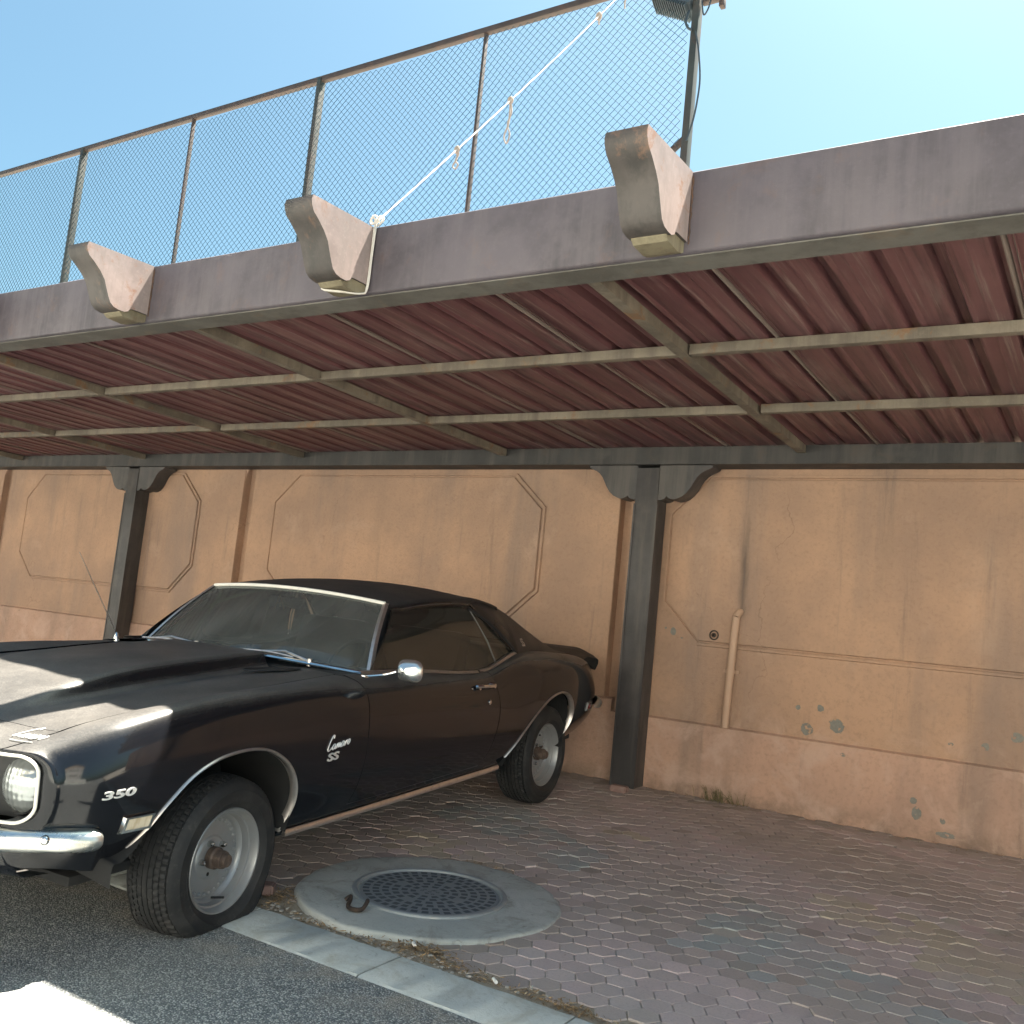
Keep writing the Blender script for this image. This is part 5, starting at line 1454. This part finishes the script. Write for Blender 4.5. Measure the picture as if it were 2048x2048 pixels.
# ------------------------------------------------------------------ wheels
def wheel(name_s, s, y, z, steer, camber, sg, flat, RT=.302):
    """wheel > tyre, rim (> lug nuts); built about the hub centre, axis along y (outward = +y)"""
    # local frame in car space
    base = Matrix.Translation(Vector(V(s, sg*y, z)))
    rot = Matrix.Rotation(-steer, 4, 'Z') @ Matrix.Rotation(camber*sg*0, 4, 'X')
    if sg < 0: rot = Matrix.Rotation(math.pi, 4, 'Z') @ Matrix.Rotation(-steer, 4, 'Z')
    Lm = base @ rot
    b = MB()
    b.lathe([(.0, .012), (.022, .012), (.024, .008), (.024, -.004), (.031, -.005), (.033, -.012), (.033, -.035), (.040, -.040), (.040, -.075), (.05, -.078), (.0, -.08)], 36, 'Y')
    b.lathe([(.12, -.085), (.12, -.16), (.0, -.17)], 32, 'Y')
    root = b.build('wheel', M_HUB, car, smooth=40); root.matrix_local = Lm
    # rim: dished disc with rivet dots and stepped lip (outer flange plane = y 0)
    b = MB()
    b.lathe([(.186, -.015), (.1895, -.008), (.190, .0), (.187, .004), (.182, .003), (.179, -.004), (.175, -.016), (.172, -.028), (.166, -.030), (.163, -.040), (.160, -.056), (.154, -.060), (.149, -.066), (.146, -.074), (.120, -.075), (.080, -.072), (.074, -.066), (.068, -.064), (.040, -.064), (.030, -.064)], 96, 'Y')
    b.lathe([(.186, -.015), (.180, -.19), (.160, -.195)], 64, 'Y')
    for k in range(30):
        a = 2*math.pi*k/30; 
        bm = bmesh.new(); bmesh.ops.create_uvsphere(bm, u_segments=8, v_segments=5, radius=.0072)
        b.add([(q.co.x+.134*math.cos(a), q.co.y*.9-.0722, q.co.z+.134*math.sin(a)) for q in bm.verts], [[q.index for q in f.verts] for f in bm.faces]); bm.free()
    rim = b.build('rim', M_ALU, root, smooth=30)
    a0 = R(112)
    for k in range(5):
        a = a0 - 2*math.pi*k/5
        if k == 3 and flat: continue          # one nut is missing
        b = MB(); cx_, cz_ = .060*math.cos(a)*-1, .060*math.sin(a)
        b.lathe([(0, -.040), (.006, -.041), (.0095, -.046), (.011, -.052), (.0115, -.064)], 6, 'Y', (cx_, 0, cz_)); b.build('lug_nut', M_CHROME, rim, smooth=30)
    b = MB(); b.lathe([(.0075, -.0635), (.0, -.0625)], 12, 'Y', (.060*math.cos(a0-2*math.pi*3/5)*-1, 0, .060*math.sin(a0-2*math.pi*3/5))); b.build('bolt_hole', M_DARK, rim)
    va = R(-95 if flat else 60); b = MB(); b.tube([(.150*math.cos(va), -.06, .150*math.sin(va)), (.143*math.cos(va)-.012, -.012, .143*math.sin(va))], .0045, 8); b.build('valve_stem', M_BLACK, rim)
    # tyre
    H = RT
    prof = []   # (radius, y) inner bead -> around tread -> outer bead ; rows marked for tread pattern
    side = [(.186, -.008), (.192, .002), (.200, .009), (.215, .016), (.216, .0175), (.218, .0165), (.235, .020), (.252, .0185), (.254, .0195), (.256, .018), (.270, .012), (.282, .003), (.290, -.006)]
    k_ = (H-.290)/.012
    side = [(r if r < .25 else .25+(r-.25)*(H-.25-.010)/.04, h) for r, h in side]
    tread = []
    ribs = 7; w0, w1 = -.012, -.178
    marks = []
    for i in range(ribs):
        a = w0+(w1-w0)*i/ribs; c = w0+(w1-w0)*(i+1)/ribs; g_ = .0026
        crown = lambda yv: H - .010*abs((yv-(w0+w1)/2)/((w1-w0)/2))**2.4
        for yv, dp, mk in ((a-g_*.2, .008, 0), (a-g_, 0, i+1), ((a+c)/2, 0, i+1), (c+g_, 0, i+1), (c+g_*.2, .008, 0)): tread.append((crown(yv)-dp, yv)); marks.append(mk)
    other = [(r, -.19-h) for r, h in side[::-1]]
    prof = side+tread+other; mk = [0]*len(side)+marks+[0]*len(other)
    mk[len(side)-1] = 8; mk[len(side)-2] = 9
    n = 288
    def rf(i, k, r):
        m = mk[k]
        if m in (1, 7): return r-.0055 if (i % 4 == 0) else r
        if m in (2, 6): return r-.004 if ((i+2) % 4 == 0) else r
        if m in (3, 5): return r-.003 if (i % 6 == 0) else r
        if m == 8: return r-.003 if (i % 4 == 0) else r
        return r
    b = MB(); b.lathe(prof, n, 'Y', rfun=rf)
    # load flattening against the ground (world space)
    W = CARM @ Lm; WI = W.inverted(); out = []
    for p in b.v:
        q = W @ Vector(p); gz = G(q.y)+.003 if q.y < 2.6 else G(q.y)+(.006 if q.y < 2.86 else .001)
        rad = math.hypot(p[0], p[2])
        if flat:
            # bulging sidewalls near the contact patch
            dn = max(0, 1-(q.z-gz)/.085) if q.z-gz < .085 else 0
            bulge = .030*dn*(1-dn*.55)
            yy = p[1] + (bulge if p[1] > -.03 else (-bulge if p[1] < -.15 else 0))
            q = W @ Vector((p[0], yy, p[2]))
        if q.z < gz: q.z = gz - .0005*random.random()
        out.append(tuple(WI @ q))
    b.v = out
    b.build('tyre', M_TYRE, root, smooth=38)
    return root
wheel('f', 0, .855, .33, -.064, .05, 1, True, .302)
wheel('f', 0, .855, .345, -.064, 0, -1, False, .30)
wheel('r', WBc, .849, .3426, 0, 0, 1, False, .303)
wheel('r', WBc, .849, .355, 0, 0, -1, False, .303)

# ------------------------------------------------------------------ across the road (unseen; serves reflections and added bounce light)
def opposite():
    g = G(-8)
    M_HOUSE = simple('house_render', (.56, .42, .29), .9, layers=[((.42, .31, .22), 1.2, .4, .7, (1, 1, .3), .6)], bump=(30, .2))
    M_PALE = simple('pale_bounce_render', (.78, .765, .73), .9, layers=[((.68, .66, .62), 1.2, .4, .7, (1, 1, .3), .6)])  # near-white so the unseen fronts bounce sunlight into the carport
    M_WIN = simple('house_window', (.05, .06, .07), .15)
    M_TRUNK = simple('palm_bark', (.17, .12, .08), .9, layers=[((.09, .07, .05), 9, .45, .6, (1, 1, 4), .8)], bump=(20, .6, .02))
    M_PALM = simple('palm_leaf', (.06, .10, .035), .55, layers=[((.12, .13, .05), 3, .4, .7, None, .7)])
    b = MB(); b.bbox(-40, 30, -9.6, -9.35, g, g+2.3, .02)  # unseen wall, brought near the road to bounce light
    for i in range(-9, 8): b.bbox(i*4-.2, i*4+.2, -9.35, -9.25, g, g+2.42, .02)
    tag(b.build('garden_wall', M_PALE), 'unseen pale garden wall across the road, set close to bounce light', 'wall')
    b = MB(); b.bbox(-60, 50, -9.35, -5.2, g-.2, g+.12, .03); tag(b.build('bounce_pavement', M_KERB), kind='structure')  # unseen strip added to bounce sunlight into the shade
    def house(x0, x1, y0, y1, storeys, label):  # unseen houses, made tall and pale to bounce light back
        h = storeys*3.1+.4
        r = empty('house', ((x0+x1)/2, (y0+y1)/2, g)); o = r.location
        b = MB(); b.bbox(x0-o.x, x1-o.x, y0-o.y, y1-o.y, 0, h, .03); b.build('wall', M_PALE, r)
        b = MB(); b.bbox(x0-.15-o.x, x1+.15-o.x, y1-.1-o.y, y1+.15-o.y, h-.35, h+.6, .03); b.build('parapet', M_HOUSE, r)
        for k in range(storeys):
            x = x0+1.3; z = 1.0+3.1*k
            while x+1.3 < x1:
                b = MB(); b.box(x-.09-o.x, x+1.29-o.x, y1-o.y-.05, y1-o.y+.05, z-.09, z+1.49); f = b.build('window', M_HOUSE, r)
                b = MB(); b.box(x-o.x, x+1.2-o.x, y1-o.y-.04, y1-o.y+.062, z, z+1.4); b.build('pane', M_WIN, f); x += 3.6
        tag(r, label, 'house')
    house(-30, -11.5, -22.5, -12, 3, 'unseen three storey house, pale to bounce light, across the road, left of the palms')
    house(-9.5, 2.5, -23.5, -13, 2, 'unseen two storey house, pale to bounce light, across the road behind the palms')
    house(4.5, 26, -23.5, -12, 3, 'unseen three storey house, pale to bounce light, across the road, right of the palms')
    def palm(x, y, h, label):
        r = empty('palm_tree', (x, y, g)); b = MB()
        b.tube([(.03*math.sin(k*.7), .02*k*.1, h*k/20) for k in range(21)], [.20-.004*k + .015*(k % 2) for k in range(21)], 14); b.build('trunk', M_TRUNK, r)
        b = MB()
        for k in range(38):
            a = k*2.4; el0 = R(75-115*(k/38)); L_ = random.uniform(2.0, 2.7); pts = []; p = Vector((0, 0, h)); d = el0
            for j in range(13):
                pts.append(p.copy()); p = p+Vector((math.cos(a)*math.cos(d), math.sin(a)*math.cos(d), math.sin(d)))*L_/12; d -= R(7.5)
            b.tube(pts, [.02-.0013*j for j in range(13)], 5)
            for j in range(2, 12):
                for q in (0, .5):
                    c = pts[j].lerp(pts[min(j+1, 12)], q); t = (pts[j]-pts[j-1]).normalized(); sd = t.cross(Vector((0, 0, 1))).normalized()
                    for s_ in (-1, 1):
                        ln = .55*math.sin(math.pi*(j+q+1)/14)+.1; tip = c+sd*s_*ln*.85+t*ln*.5+Vector((0, 0, -.12*ln)); wv = t*.022
                        b.add([c-wv, c+wv, tip], [(0, 1, 2)])
        b.build('crown', M_PALM, r, smooth=None, fix=False); tag(r, label, 'palm')
    palm(-8.6, -10.4, 5.6, 'taller date palm standing before the garden wall across the road')
    palm(-4.4, -10.5, 4.3, 'shorter date palm standing before the garden wall across the road')
opposite()
